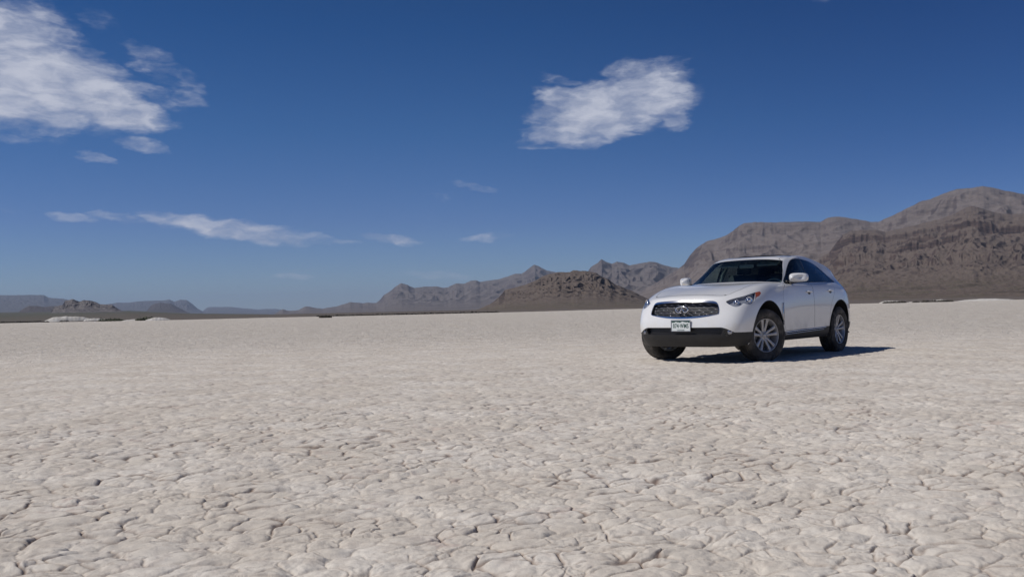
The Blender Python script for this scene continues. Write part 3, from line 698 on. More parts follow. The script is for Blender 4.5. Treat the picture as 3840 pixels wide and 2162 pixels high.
RDOOR = [(-1.775,.44),(-1.78,.95),(-1.805,1.20),(-1.855,1.75),(-2.4,1.75),(-2.66,1.50),(-2.74,1.30),(-2.71,1.10),(-2.62,.98),(-2.50,.86),(-2.43,.72),(-2.385,.56),(-2.37,.44)]
SEAM = .0035

sh.cut('grille', lambda x, y, z, u, v: np.maximum(poly_sdf(y, z, GRILLE), .3-x))
sh.cut('grille_frame', lambda x, y, z, u, v: np.maximum(poly_sdf(y, z, GRILLE)-.005-.024*np.clip((z-.865)*25, 0, 1)-.012*np.clip((.705-z)*25, 0, 1), .3-x))
sh.cut('lamp', lambda x, y, z, u, v: np.maximum(poly_sdf(y-x, z, LAMP), np.maximum(-.3-x, 7.8-v-10*(y > -1)*(x > -9))))
sh.cut('lamp_amber', lambda x, y, z, u, v: AMBER_S+(z-.98)*.6-(y-x), allowed=('lamp',))
# wheel openings
sh.cut('open', lambda x, y, z, u, v: np.maximum(np.hypot(x+.03, z-.395)-.507, .5-y))
sh.cut('open', lambda x, y, z, u, v: np.maximum(np.hypot(x+2.895, z-.40)-.497, .5-y))
sh.cut('arch_lip', lambda x, y, z, u, v: np.maximum(np.minimum(np.hypot(x+.03, z-.395)-.522, np.hypot(x+2.895, z-.40)-.512), np.maximum(.5-y, z-.30)))
# dark lower cladding: bumper, sills, rear
def clad(x, y, z, u, v):
    top_f = .531-.075*np.clip((y-.60)/.17, 0, 1)**1.6
    top_f = np.where(y > .60, top_f, .531)
    line = np.where(x > .3, top_f, np.interp(x, [-4.2, -3.3, -3.0, -2.4, -.55, .3], [.52, .50, .47, .457, .421, .456]))
    return z-line
sh.cut('cladding', clad)
sh.cut('intake', lambda x, y, z, u, v: np.maximum(poly_sdf(y, z, [(-.60,.522),(.60,.522),(.635,.50),(.60,.425),(-.60,.425),(-.635,.50)]), .3-x), allowed=('cladding',))
sh.cut('fog', lambda x, y, z, u, v: np.maximum(np.hypot((y-.70)*1.1, z-.465)-.058, .3-x), allowed=('cladding', 'intake'))
sh.cut('lower_sill', lambda x, y, z, u, v: np.maximum(np.maximum(x+.3, -2.6-x), .5-y), allowed=('cladding',))
sh.cut('rear_cladding', lambda x, y, z, u, v: x+2.9, allowed=('cladding',))
# glass
sh.cut('windshield', lambda x, y, z, u, v: np.maximum(np.maximum(9.06-v, v-10.97), u-np.interp(v, [9, 9.9, 11], [5.72, 5.0, 5.05])))
sh.cut('windshield_seal', lambda x, y, z, u, v: np.maximum(np.maximum(9.0-v, v-11.04), u-np.interp(v, [9, 9.9, 11], [5.90, 5.22, 5.30])))
sh.cut('glass', lambda x, y, z, u, v: np.maximum(np.maximum(poly_sdf(x, z, WIN), 8.3-v), 6.2-u))
sh.cut('glass_seal', lambda x, y, z, u, v: np.maximum(np.maximum(poly_sdf(x, z, WIN)-.012, 8.2-v), 6.1-u))
sh.cut('rear_glass', lambda x, y, z, u, v: np.maximum(np.maximum(8.25-v, v-10.9), 14.25-u))
sh.cut('pillar_gap', lambda x, y, z, u, v: np.abs(x+1.82+.0*(z))-.030, allowed=('glass',))
sh.cut('quarter_gap', lambda x, y, z, u, v: np.abs(x+2.60)-.014, allowed=('glass',))
sh.cut('front_glass', lambda x, y, z, u, v: -1.82-x, allowed=('glass',))
sh.cut('rear_door_glass', lambda x, y, z, u, v: -2.60-x, allowed=('glass',))
sh.cut('tail', lambda x, y, z, u, v: poly_sdf(x, z, [(-3.20,1.105),(-3.42,.985),(-3.75,.955),(-4.1,.955),(-4.1,1.06),(-3.60,1.085),(-3.40,1.11)])+0*np.maximum(.45-y, 0)*20)
sh.cut('body', lambda x, y, z, u, v: y-.44, allowed=('tail',))
# sunroof
sh.cut('sunroof', lambda x, y, z, u, v: np.maximum(np.maximum(x+1.50, -2.25-x), np.maximum(y-.40, 11.5-v)))
# shut lines
def band(f): return lambda x, y, z, u, v: np.abs(f(x, y, z, u, v))-SEAM
hood_f = lambda x, y, z, u, v: np.maximum(np.maximum(np.interp(u, [0, 1.5, 2.36, 3], [5.97, 5.95, 5.67, 5.6])-v, v-8.97), (y-np.interp(x, [-.95, -.75, -.35, -.1, .322, .56, .627, .8], [.78, .72, .695, .686, .677, .615, .582, .56])))
sh.cut('hood', lambda x, y, z, u, v: np.maximum(hood_f(x, y, z, u, v), -.95-x))
sh.cut('seam', lambda x, y, z, u, v: np.maximum(np.abs(hood_f(x, y, z, u, v))-np.where((v < 6.15) & (u < 2.3), .032, .0045), -.95-x), allowed=('hood', 'body'))
for nm, pl in (('front_door', FDOOR), ('rear_door', RDOOR)):
    g_ = lambda x, y, z, u, v, pl=pl: np.maximum(poly_sdf(x, z, pl), 0.55-y)
    sh.cut(nm, g_)
    sh.cut('seam', lambda x, y, z, u, v, g_=g_: np.abs(g_(x, y, z, u, v))-SEAM*.7, allowed=(nm, 'body'))
sh.cut('rear_bumper', lambda x, y, z, u, v: np.maximum(z-.86+.10*np.clip((x+3.6)*3, 0, 1), x+3.28))
sh.cut('front_bumper', lambda x, y, z, u, v: np.maximum(np.where(y > .58, z-np.interp(x, [.2, .45, .7], [.80, .85, .90]), v-5.60), .44-x+.4*np.clip(z-.6, 0, 1)))
sh.cut('seam', lambda x, y, z, u, v: np.maximum(np.maximum(np.abs(11.58-v+np.clip(8-u, 0, 1)*.0)-.035, 6.4-u), u-13), allowed=('body', 'front_door', 'rear_door'))
SV = sh.arr()

CAR_X, CAR_Y, CAR_A = 3.0621, 13.6208, .706
FWD = Vector((-sin(CAR_A), -cos(CAR_A), 0)); LEFT = Vector((-FWD.y, FWD.x, 0))
OX = -1.45                                        # the Empty sits under the middle of the wheelbase
car = bpy.data.objects.new('parked_car', None); C.objects.link(car)
car.location = Vector((CAR_X, CAR_Y, 0.0))+FWD*OX
car.rotation_euler = (0, 0, math.atan2(FWD.y, FWD.x))
car['label'] = 'white crossover car with dark lower bumper parked on the cracked lake bed'
car['category'] = 'car'

# materials
def car_paint():
    m = principled('white_paint', (.72, .725, .73), .30, 0.0, Coat_Weight=1.0, Coat_Roughness=.04)
    n = NT(m.node_tree); b = m.node_tree.nodes['Principled BSDF']
    tc_ = n.new('ShaderNodeTexCoord').outputs['Object']
    # pale dust low on the flanks, finer speckle everywhere
    z = n.new('ShaderNodeSeparateXYZ', {0: tc_}).outputs[2]
    d = n.m('MULTIPLY', n.ramp(z, .75, .40, 0, .75), n.ramp(n.noise(tc_, 5, 5, .6), .35, .7))
    d = n.m('ADD', d, n.ramp(n.noise(tc_, 2.2, 4, .6), .5, .8, 0, .18), clamp=True)
    n.put(b.inputs['Base Color'], n.mix(d, (.72, .725, .73, 1), (.60, .575, .53, 1)))
    n.put(b.inputs['Roughness'], n.m('ADD', .28, n.m('MULTIPLY', d, .4)))
    n.put(b.inputs['Coat Weight'], n.m('SUBTRACT', 1.0, n.m('MULTIPLY', d, .75)))
    return m
M_paint = car_paint()
M_seam = principled('shut_line', (.10, .10, .10), .7)
M_black = principled('black_trim', (.018, .018, .020), .35)
def dusty(name, c0, c1, rough, sc=6.0):
    m = principled(name, c0, rough); n = NT(m.node_tree); b = m.node_tree.nodes['Principled BSDF']
    t = n.new('ShaderNodeTexCoord').outputs['Object']
    f = n.ramp(n.noise(t, sc, 6, .65), .40, .72)
    n.put(b.inputs['Base Color'], n.mix(f, (*c0, 1), (*c1, 1)))
    return m
M_clad = dusty('dark_cladding', (.010, .010, .012), (.020, .019, .019), .6, 3.0)
M_tyre = dusty('tyre_rubber', (.026, .025, .025), (.120, .108, .095), .85, 7.0)
M_rim = dusty('alloy', (.42, .42, .44), (.33, .325, .32), .38, 12.0)
M_rim.node_tree.nodes['Principled BSDF'].inputs['Metallic'].default_value = .45
M_chrome = principled('chrome', (.82, .82, .84), .12, 1.0)
M_dkchrome = principled('satin_metal', (.45, .45, .48), .22, 1.0)
M_bar = principled('grille_bar_chrome', (.22, .22, .25), .12, 1.0)
M_grille = principled('grille_dark', (.012, .012, .016), .45)
M_liner = principled('wheel_arch_liner', (.012, .012, .013), .9)
M_under = principled('underbody', (.015, .015, .015), .9)
M_disc = principled('brake_disc', (.18, .17, .16), .45, .8)
M_interior = principled('dark_interior', (.035, .035, .038), .7)
M_beige = principled('grey_interior_trim', (.30, .30, .285), .7)
M_red = principled('tail_lamp_red', (.42, .018, .022), .12, 0, Coat_Weight=1.0)
M_amber = principled('amber_lens', (.42, .09, .03), .12, 0, Coat_Weight=1.0)
M_white = principled('plate_white', (.62, .66, .66), .45)
M_green = principled('plate_green', (.018, .07, .055), .45)

def glass_mat(name, tint, refl=1.0, ior=1.5):
    m = bpy.data.materials.new(name); m.use_nodes = True
    t = m.node_tree; t.nodes.clear(); n = NT(t)
    tr_ = n.new('ShaderNodeBsdfTransparent', {'Color': (*tint, 1)})
    gl = n.new('ShaderNodeBsdfGlossy', {'Color': (1, 1, 1, 1), 'Roughness': .03})
    gm = n.new('ShaderNodeNewGeometry')
    cs = n.m('ABSOLUTE', n.vm('DOT_PRODUCT', gm.outputs['Normal'], gm.outputs['Incoming'], out=1))
    f_ = n.m('ADD', .045, n.m('MULTIPLY', .955, n.m('POWER', n.m('SUBTRACT', 1.0, cs, clamp=True), 5.0)))
    mx = n.new('ShaderNodeMixShader', {0: n.m('MULTIPLY', f_, refl), 1: tr_.outputs[0], 2: gl.outputs[0]})
    n.new('ShaderNodeOutputMaterial', {'Surface': mx.outputs[0]})
    return m
M_glass = glass_mat('windshield_glass', (.62, .76, .74), .9)
M_side = glass_mat('side_glass', (.42, .50, .50), 1.0)
M_privacy = glass_mat('tinted_glass', (.16, .19, .20), 1.0)
M_lens = glass_mat('clear_lens', (.86, .88, .92), .8)

def emit(name, labels, mat, both=False, side=1, parent=car, smooth=True, shift=0.0, fm=None, mats=None):
    """a part from shell regions; both: one mesh over the centre line, else one side"""
    fs = sh.faces(labels)
    ids = sorted({i for p in fs for i in p}); mp = {k: i for i, k in enumerate(ids)}
    A_ = SV[ids]; co = A_[:, :3]-A_[:, 3:6]*shift; no = A_[:, 3:6]
    F = [tuple(mp[i] for i in p) for p in fs]
    FM = None
    if mats:
        lab = [l for l in sh.L if l in labels]; FM = [mats[1].get(l, 0) for l in lab]; mat = mats[0]
    def flip(c): c = c.copy(); c[:, 1] *= -1; return c
    if both:
        n0 = len(co)
        co2 = np.concatenate([co, flip(co)]); no2 = np.concatenate([no, flip(no)])
        F2 = F+[tuple(n0+i for i in reversed(p)) for p in F]
        # weld the centre line
        wm = list(range(len(co2)))
        for i in range(n0):
            if abs(co[i, 1]) < 1e-6: wm[n0+i] = i
        F2 = [tuple(wm[i] for i in p) for p in F2]
        co, no, F = co2, no2, F2
        if FM: FM = FM+FM
    elif side < 0:
        co, no = flip(co), flip(no); F = [tuple(reversed(p)) for p in F]
    F = [p for p in F if len(set(p)) == len(p)]
    co = co-np.array([OX, 0, 0])
    if FM is not None and len(FM) != len(F): FM = FM[:len(F)]
    return mesh_obj(name, co, F, mat, parent=parent, smooth=smooth, normals=no, fmat=FM)

def rim_walls(labels, depth, both, side, name, mat, parent):
    """the recess behind a cut region: a floor pushed inward plus walls round its outline"""
    fs = sh.faces(labels)
    ids = sorted({i for p in fs for i in p}); mp = {k: i for i, k in enumerate(ids)}
    A_ = SV[ids]; top = A_[:, :3]-A_[:, 3:6]*.001; bot = A_[:, :3]-A_[:, 3:6]*depth
    F = [tuple(mp[i] for i in p) for p in fs]; n0 = len(ids)
    edge = {}
    for p in F:
        for k in range(len(p)):
            a, b = p[k], p[(k+1) % len(p)]
            edge[(a, b)] = edge.get((a, b), 0)+1
    walls = [(a, b, b+n0, a+n0) for (a, b) in edge if (b, a) not in edge and not (abs(top[a, 1]) < 1e-5 and abs(top[b, 1]) < 1e-5)]
    co = np.concatenate([top, bot]); F = [tuple(i+n0 for i in p) for p in F]+walls
    if both:
        m0 = len(co); c2 = co.copy(); c2[:, 1] *= -1
        co = np.concatenate([co, c2]); F = F+[tuple(m0+i for i in reversed(p)) for p in F]
    elif side < 0:
        co = co.copy(); co[:, 1] *= -1; F = [tuple(reversed(p)) for p in F]
    return mesh_obj(name, co-np.array([OX, 0, 0]), F, mat, parent=parent, smooth=False)

BV = BVHTree.FromPolygons([Vector(r[:3]) for r in SV.tolist()], sh.P, epsilon=0)
def front_x(y, z):
    h_ = BV.ray_cast(Vector((3, abs(y), z)), Vector((-1, 0, 0)))
    return h_[0].x if h_[0] is not None else .8
def side_hit(x, z):
    h_ = BV.ray_cast(Vector((x, 3, z)), Vector((0, -1, 0)))
    return h_[0].y if h_[0] is not None else .93
def L3(x, y, z): return Vector((x-OX, y, z))

class MB:
    def __init__(s): s.v = []; s.f = []
    def add(s, vs, fs):
        k = len(s.v); s.v += [tuple(v) for v in vs]; s.f += [tuple(i+k for i in f) for f in fs]; return s
    def box(s, c, d, R=None):
        x, y, z = d[0]/2, d[1]/2, d[2]/2
        vs = [Vector((a*x, b*y, e*z)) for e in (-1, 1) for a, b in ((-1, -1), (1, -1), (1, 1), (-1, 1))]
        if R is not None: vs = [R @ v for v in vs]
        return s.add([v+Vector(c) for v in vs], [(3, 2, 1, 0), (4, 5, 6, 7), (0, 1, 5, 4), (1, 2, 6, 5), (2, 3, 7, 6), (3, 0, 4, 7)])
    def tube(s, pts, r, n=8, cap=True):
        pts = [Vector(p) for p in pts]; rs = r if isinstance(r, (list, tuple)) else [r]*len(pts)
        rings = []
        up = Vector((0, 0, 1))
        for i, p in enumerate(pts):
            d = (pts[min(i+1, len(pts)-1)]-pts[max(i-1, 0)]).normalized()
            a = d.cross(up if abs(d.z) < .95 else Vector((1, 0, 0))).normalized(); b = a.cross(d)
            rings.append([p+(a*cos(2*pi*k/n)+b*sin(2*pi*k/n))*rs[i] for k in range(n)])
        fs = [(i*n+k, i*n+(k+1) % n, (i+1)*n+(k+1) % n, (i+1)*n+k) for i in range(len(pts)-1) for k in range(n)]
        if cap: fs += [tuple(range(n)), tuple((len(pts)-1)*n+k for k in reversed(range(n)))]
        return s.add([v for r_ in rings for v in r_], fs)
    def lathe(s, prof, n=48, c=(0, 0, 0), closed=False):
        """profile of (radius, y) turned about the y axis"""
        k = len(prof); vs = []
        for j in range(n):
            a = 2*pi*j/n
            vs += [Vector((c[0]+r*cos(a), c[1]+y, c[2]+r*sin(a))) for r, y in prof]
        fs = []
        for j in range(n):
            for i in range(k if closed else k-1):
                i2 = (i+1) % k
                fs.append((j*k+i, j*k+i2, ((j+1) % n)*k+i2, ((j+1) % n)*k+i))
        return s.add(vs, fs)
    def build(s, name, mat, parent=car, smooth=True, loc=None, angle=None):
        o = mesh_obj(name, s.v, s.f, mat, parent=parent, smooth=smooth)
        bm = bmesh.new(); bm.from_mesh(o.data); bmesh.ops.recalc_face_normals(bm, faces=bm.faces)
        if angle:
            for e in bm.edges:
                if len(e.link_faces) == 2 and e.calc_face_angle(0) > radians(angle): e.smooth = False
        bm.to_mesh(o.data); bm.free()
        if loc is not None: o.location = loc
        return o

# --- skin panels
body = emit('body', ('body', 'seam', 'arch_lip'), M_paint, both=True, mats=([M_paint, M_seam, M_black], {'seam': 1}))
emit('hood', ('hood',), M_paint, both=True)
emit('front_bumper', ('front_bumper',), M_paint, both=True)
emit('rear_bumper', ('rear_bumper', 'rear_cladding'), M_paint, both=True, mats=([M_paint, M_clad], {'rear_cladding': 1}))
emit('lower_bumper', ('cladding',), M_clad, both=True)
rim_walls(('intake',), .05, True, 1, 'air_intake', M_grille, car)
ws = emit('windshield', ('windshield',), M_glass, both=True)
emit('seal', ('windshield_seal',), M_black, both=True, parent=ws)
emit('rear_window', ('rear_glass',), M_privacy, both=True)
emit('sunroof', ('sunroof',), M_black, both=True, shift=-.012)
for side in (1, -1):
    fd = emit('front_door', ('front_door',), M_paint, side=side)
    rd = emit('rear_door', ('rear_door',), M_paint, side=side)
    emit('window', ('front_glass',), M_side, side=side, parent=fd)
    emit('window', ('rear_door_glass',), M_privacy, side=side, parent=rd)
    emit('quarter_window', ('glass',), M_privacy, side=side)
    emit('window_trim', ('glass_seal', 'pillar_gap', 'quarter_gap'), M_black, side=side)
    emit('sill', ('lower_sill',), M_clad, side=side)
    tl = emit('tail_lamp', ('tail',), M_red, side=side, shift=-.004)
    # head lamp: clear lens, dark housing, two projectors, amber corner
    hl = emit('headlight', ('lamp', 'lamp_amber'), M_lens, side=side, mats=([M_lens, M_amber], {'lamp_amber': 1}))
    rim_walls(('lamp',), .040, False, side, 'lamp_housing', principled('lamp_housing_grey', (.34, .35, .38), .3), hl)
    for (lx_, ly_, lz_, lr) in ((.640, .753, .882, .040), (.474, .868, .912, .046)):
        nn = Vector((.86, .5, .05)).normalized()
        c_ = Vector((lx_, ly_, lz_))-nn*.030
        prj = MB(); prj.lathe([(0.0001, .022), (lr*.45, .017), (lr*.72, .004), (lr*.74, -.006), (lr*.86, -.004), (lr, .012), (lr*1.05, .010), (lr, -.02)], 20)
        q_ = Vector((0, 1, 0)).rotation_difference(nn)
        vs = [q_ @ Vector(v)+c_ for v in prj.v]
        vs = [(v.x-OX, v.y*side, v.z) for v in vs]
        prj.v = vs
        prj.build('projector', M_chrome, hl)
    # fog lamp
    fg = emit('fog_lamp', ('fog',), M_lens, side=side)
    rim_walls(('fog',), .03, False, side, 'fog_housing', M_grille, fg)
    fb = MB(); fb.lathe([(.0001, .016), (.018, .012), (.028, 0), (.034, .006), (.034, -.01)], 18)
    hit = BV.find_nearest(Vector((.78, .70, .467)))[0]-Vector((.022, .006, 0))
    q_ = Vector((0, 1, 0)).rotation_difference(Vector((.9, .4, 0)).normalized())
    fb.v = [((q_ @ Vector(v)+hit).x-OX, (q_ @ Vector(v)+hit).y*side, (q_ @ Vector(v)+hit).z) for v in fb.v]
    fb.build('bulb', M_dkchrome, fg)
    # door handles: bar over a shallow dark cup
    for par, hx, hz in ((fd, -1.60, 1.028), (rd, -2.47, 1.048)):
        y0 = side_hit(hx, hz)
        h_ = MB(); pts = []
        for k in range(9):
            t = k/8; x = hx+.10-.20*t
            pts.append((x-OX, side*(side_hit(x, hz)+.010+.022*sin(pi*t)**.6), hz+.004))
        h_.tube(pts, [.007]+[.0125]*7+[.007], 8)
        ho = h_.build('door_handle', M_paint, par)
        cup = MB(); vs = []
        for k in range(16):
            a = 2*pi*k/16; x = hx+.055*cos(a); z = hz-.014+.03*sin(a)
            vs.append((x-OX, side*(side_hit(x, z)+.002), z))
        vs.append((hx-OX, side*(side_hit(hx, hz-.014)+.003), hz-.014))
        cup.add(vs, [(k, (k+1) % 16, 16) for k in range(16)])
        cup.build('handle_cup', M_seam, ho)
    # chrome strip along the sill
    st = MB()
    pts = [(x-OX, side*(side_hit(x, zz)+.006), zz) for x, zz in [(-.58-.092*k*.98, .408+.0205*(k/19)*1.7) for k in range(20)]]
    st.tube(pts, .0085, 6)
    st.build('sill_strip', M_chrome)
    st = MB()
    st.tube([(p[0], p[1]*1.002, p[2]-.030) for p in pts[:-1]], .005, 6)
    st.build('sill_strip', M_chrome)
    # side vent behind the front wheel
    vt = MB(); zs = np.linspace(.52, .86, 12)
    cx_v = [-.535-.02*math.sin((z-.52)/.34*pi)*-1 for z in zs]
    L_, R2 = [], []
    for z, x in zip(zs, cx_v):
        w_ = .006+.016*sin(pi*(z-.50)/.40)
        L_.append((x+w_-OX, side*(side_hit(x+w_, z)+.004), z)); R2.append((x-w_-OX, side*(side_hit(x-w_, z)+.004), z))
    vt.add(L_+R2, [(k, k+1, 12+k+1, 12+k) for k in range(11)])
    vo = vt.build('side_vent', M_seam)
    vc = MB(); vc.tube([(p[0]+.004, p[1]+side*.006, p[2]) for p in L_[2:]], .006, 6); vc.build('vent_trim', M_chrome, vo)
    # door mirror
    mr = MB(); cen = Vector((-1.0, 1.0, 1.252))
    nz_, na = 12, 20; vs = []
    for i in range(nz_+1):
        t = i/nz_                                    # front (rounded nose) to the flat glass at the back
        xx = .085-.155*t
        sc = (sin(pi/2*min(1, t*1.7+.03)))**.5
        for k in range(na):
            a = 2*pi*k/na
            ca, sa = cos(a), sin(a)
            ex = 3.4
            ry = .118*(abs(ca)**(2/ex))*(1 if ca > 0 else -1); rz = .070*(abs(sa)**(2/ex))*(1 if sa > 0 else -1)
            taper = 1-.12*(ry/.128) if rz > 0 else 1
            vs.append((cen.x+xx-OX-.085*(ry/.118)*(1-.5*t), side*(cen.y+ry*sc), cen.z+rz*sc*taper+.004*ry/.122))
    fs = [(i*na+k, i*na+(k+1) % na, (i+1)*na+(k+1) % na, (i+1)*na+k) for i in range(nz_) for k in range(na)]
    fs.append(tuple(range(na)))
    mr.add(vs, fs); mo = mr.build('door_mirror', M_paint, fd if False else car)
    mg = MB(); mg.add([(v[0]+.004, v[1], v[2]) for v in vs[-na:]], [tuple(range(na))]); mg.build('mirror_glass', M_dkchrome, mo, smooth=False)
    ft = MB()
    ft.tube([(-1.05-OX, side*.80, 1.175), (-1.04-OX, side*.86, 1.18), (-1.03-OX, side*.92, 1.19), (-1.02-OX, side*.98, 1.205)], [.038, .030, .028, .03], 10)
    ft.box((-1.06-OX, side*.81, 1.19), (.15, .03, .05))
    ft.build('mirror_foot', M_black, mo)

# --- grille
gr = rim_walls(('grille',), .055, True, 1, 'grille', M_grille, car)
emit('grille_frame', ('grille_frame',), M_chrome, both=True, parent=gr, shift=-.007)
GP = np.array(GRILLE)
def grille_half_width(z):
    ys = []
    for k in range(len(GP)):
        a, b = GP[k], GP[(k+1) % len(GP)]
        if (a[1]-z)*(b[1]-z) < 0: ys.append(a[0]+(b[0]-a[0])*(z-a[1])/(b[1]-a[1]))
    return max(ys) if ys else .5
for r_i, zb in enumerate((.713, .748, .785, .822, .860)):
    bar = MB(); ph = r_i*pi
    hw = min(grille_half_width(zb), .545)-.006; N_ = 121; top, bot, mid_ = [], [], []
    for k in range(N_):
        y = -hw+2*hw*k/(N_-1)
        zc = zb+.012*(1-(y/.55)**2)*((zb-.79)*4)
        wv = sin(y*52+ph)
        x = front_x(min(abs(y), .53), zc)-.020+.007*wv
        thick = .0046+.0026*wv
        top.append((x-OX-.008, y, zc+thick)); mid_.append((x-OX, y, zc)); bot.append((x-OX-.008, y, zc-thick))
    vs = top+mid_+bot
    bar.add(vs, [(k, k+1, N_+k+1, N_+k) for k in range(N_-1)]+[(N_+k, N_+k+1, 2*N_+k+1, 2*N_+k) for k in range(N_-1)])
    bar.build('grille_bar', M_bar, gr)
# emblem: an oval ring whose two ends sweep up to a point inside it
em = MB(); ex0 = front_x(0, .79)+.004
ring = []
for k in range(41):
    a = radians(-66)+(2*pi-radians(48))*k/40       # open at the bottom
    ring.append((ex0-OX+.012, .100*cos(a), .790+.050*sin(a)))
em.tube(ring, [.0065+.003*abs(cos(radians(-66)+(2*pi-radians(48))*k/40)) for k in range(41)], 8)
for s_ in (1, -1):
    em.tube([(ex0-OX+.012, s_*.041, .744), (ex0-OX+.012, s_*.030, .764), (ex0-OX+.012, s_*.014, .794), (ex0-OX+.012, s_*.002, .818)], [.011, .0095, .006, .003], 8)
    em.tube([(ex0-OX-.02, s_*.05, .79), (ex0-OX+.010, s_*.05, .752)], .004, 6)
em.build('emblem', M_chrome, gr)

# --- licence plate
PX = front_x(0, .56)+.012
pl = MB(); pl.box(L3(PX, 0, .558), (.006, .305, .152)); po = pl.build('licence_plate', M_white, smooth=False)
fr = MB()
for (cy_, cz_, wy_, wz_) in ((0, .637, .322, .008), (0, .479, .322, .008), (-.157, .558, .008, .150), (.157, .558, .008, .150)): fr.box(L3(PX+.001, cy_, cz_), (.014, wy_, wz_))
fr.build('plate_frame', M_dkchrome, po, smooth=False)
mt = MB(); sky_l = [(-.148, .601), (-.13, .607), (-.115, .604), (-.09, .613), (-.078, .619), (-.055, .608), (-.04, .612), (-.02, .605), (0, .609), (.02, .618), (.035, .622), (.055, .611), (.07, .614), (.09, .606), (.11, .612), (.13, .604), (.148, .603)]
vs = [L3(PX+.0042, y, z) for y, z in sky_l]+[L3(PX+.0042, y, .630) for y, z in sky_l]; k_ = len(sky_l)
mt.add(vs, [(i, i+1, k_+i+1, k_+i) for i in range(k_-1)]); mt.build('plate_band', M_green, po, smooth=False)
def lettering(txt, size, center, wscale, bold, name, parent):
    cu = bpy.data.curves.new('lettering', 'FONT'); cu.body = txt; cu.size = size
    cu.align_x = 'CENTER'; cu.align_y = 'CENTER'; cu.offset = bold; cu.extrude = .0008; cu.space_character = 1.12
    tmp = bpy.data.objects.new('lettering', cu); C.objects.link(tmp)
    bpy.context.view_layer.update()
    me = bpy.data.meshes.new_from_object(tmp.evaluated_get(bpy.context.evaluated_depsgraph_get()))
    bpy.data.objects.remove(tmp)
    R_ = Matrix(((0, 0, 1), (1, 0, 0), (0, 1, 0))).to_4x4()
    me.transform(Matrix.Translation(center) @ R_ @ Matrix.Diagonal((wscale, 1, 1, 1)))
    me.materials.clear(); me.materials.append(M_green)
    o = bpy.data.objects.new(name, me); C.objects.link(o); o.parent = parent
    return o
lettering('074·WMS', .088, L3(PX+.0045, 0, .553), .66, .0016, 'plate_lettering', po)
lettering('COLORADO', .020, L3(PX+.0045, 0, .495), 1.0, .0002, 'plate_lettering', po)

# --- wheels
def wheel(x, y, side, steer, camber=0):
    """built about its own axle, outer face towards +y, then turned"""
    w = bpy.data.objects.new('wheel', None); C.objects.link(w); w.parent = car
    w.location = L3(x, y*side, .3865)
    w.rotation_euler = (0, 0, steer+(0 if side > 0 else pi))
    T = MB(); hw = .1325; Ro = .3885
    prof = [(.252, -.100), (.262, -.118), (.300, -.1315), (.335, -.1325), (.362, -.126), (.378, -.112)]
    tread = []
    g = [-.105, -.074, -.066, -.034, -.026, .026, .034, .066, .074, .105]
    for i_, yy in enumerate(g):
        r_o = Ro-.004*(abs(yy)/.105)**2
        if i_ in (1, 3, 5, 7): tread += [(r_o, yy), (r_o-.009, yy+.0015)]
        elif i_ in (2, 4, 6, 8): tread += [(r_o-.009, yy-.0015), (r_o, yy)]
        else: tread += [(r_o, yy)]
    prof = prof+tread+[(.378, .112), (.362, .126), (.335, .1325), (.300, .1315), (.262, .118), (.252, .100)]
    T.lathe(prof, 96)
    # tread blocks across the shoulders
    for k in range(84):
        a = 2*pi*k/84
        for s_ in (-1, 1):
            R_ = Matrix.Rotation(-a, 3, 'Y')
            T.box(R_ @ Vector((Ro-.0068, s_*.094, 0)), (.012, .022, .019), R_)
    T.build('tyre', M_tyre, w, angle=35)
    Rb = MB()
    Rb.lathe([(.250, .106), (.247, .112), (.240, .110), (.233, .098), (.226, .060), (.215, .0), (.222, -.10), (.250, -.106)], 64)
    Rb.lathe([(.0001, .080), (.026, .079), (.033, .074), (.036, .066), (.060, .064), (.074, .056), (.078, .040), (.070, .02), (.0001, .02)], 40)
    for k in range(5):
        for s_ in (-1, 1):
            a0 = radians(90+72*k+s_*15); a1 = radians(90+72*k+s_*12.5)
            pts = []; N_ = 7
            for i in range(N_):
                t = i/(N_-1); r = .055+(.240-.055)*t; a = a0+(a1-a0)*t
                yy = .064+.016*sin(pi*t*.6)+.018*t*t
                wd = .0175+.013*t**3+.004*(1-t)**2
                p = Vector((r*cos(a), yy, r*sin(a))); tg = Vector((-sin(a), 0, cos(a)))
                pts.append([p+tg*wd-Vector((0, .006, 0)), p+tg*wd*.62, p-tg*wd*.62, p-tg*wd-Vector((0, .006, 0)), p-tg*wd*.9-Vector((0, .032, 0)), p+tg*wd*.9-Vector((0, .032, 0))])
            Rb.add([q for r6 in pts for q in r6], [(i*6+j, i*6+(j+1) % 6, (i+1)*6+(j+1) % 6, (i+1)*6+j) for i in range(N_-1) for j in range(6)])
    ro = Rb.build('rim', M_rim, w, angle=40)
    for k in range(5):
        a = radians(90+72*k+36); lug = MB()
        lug.lathe([(.0001, .072), (.008, .071), (.010, .060), (.010, .05)], 8, c=(.050*cos(a), 0, .050*sin(a)))
        lug.build('lug_nut', M_dkchrome, ro)
    D = MB(); D.lathe([(.06, .018), (.160, .018), (.160, -.010), (.06, -.010)], 40, closed=True); D.lathe([(.0001, -.02), (.21, -.02), (.21, -.03), (.0001, -.03)], 32)
    do = D.build('brake_disc', M_disc, w, angle=30)
    bx_ = MB(); bx_.box((-.12, .005, .06), (.07, .075, .14)); bx_.build('brake_caliper', M_liner, do, smooth=False)
    return w
wheel(0.0, .815, 1, radians(-20))
wheel(0.0, .815, -1, radians(-22))
wheel(-2.885, .820, 1, 0)
wheel(-2.885, .820, -1, 0)

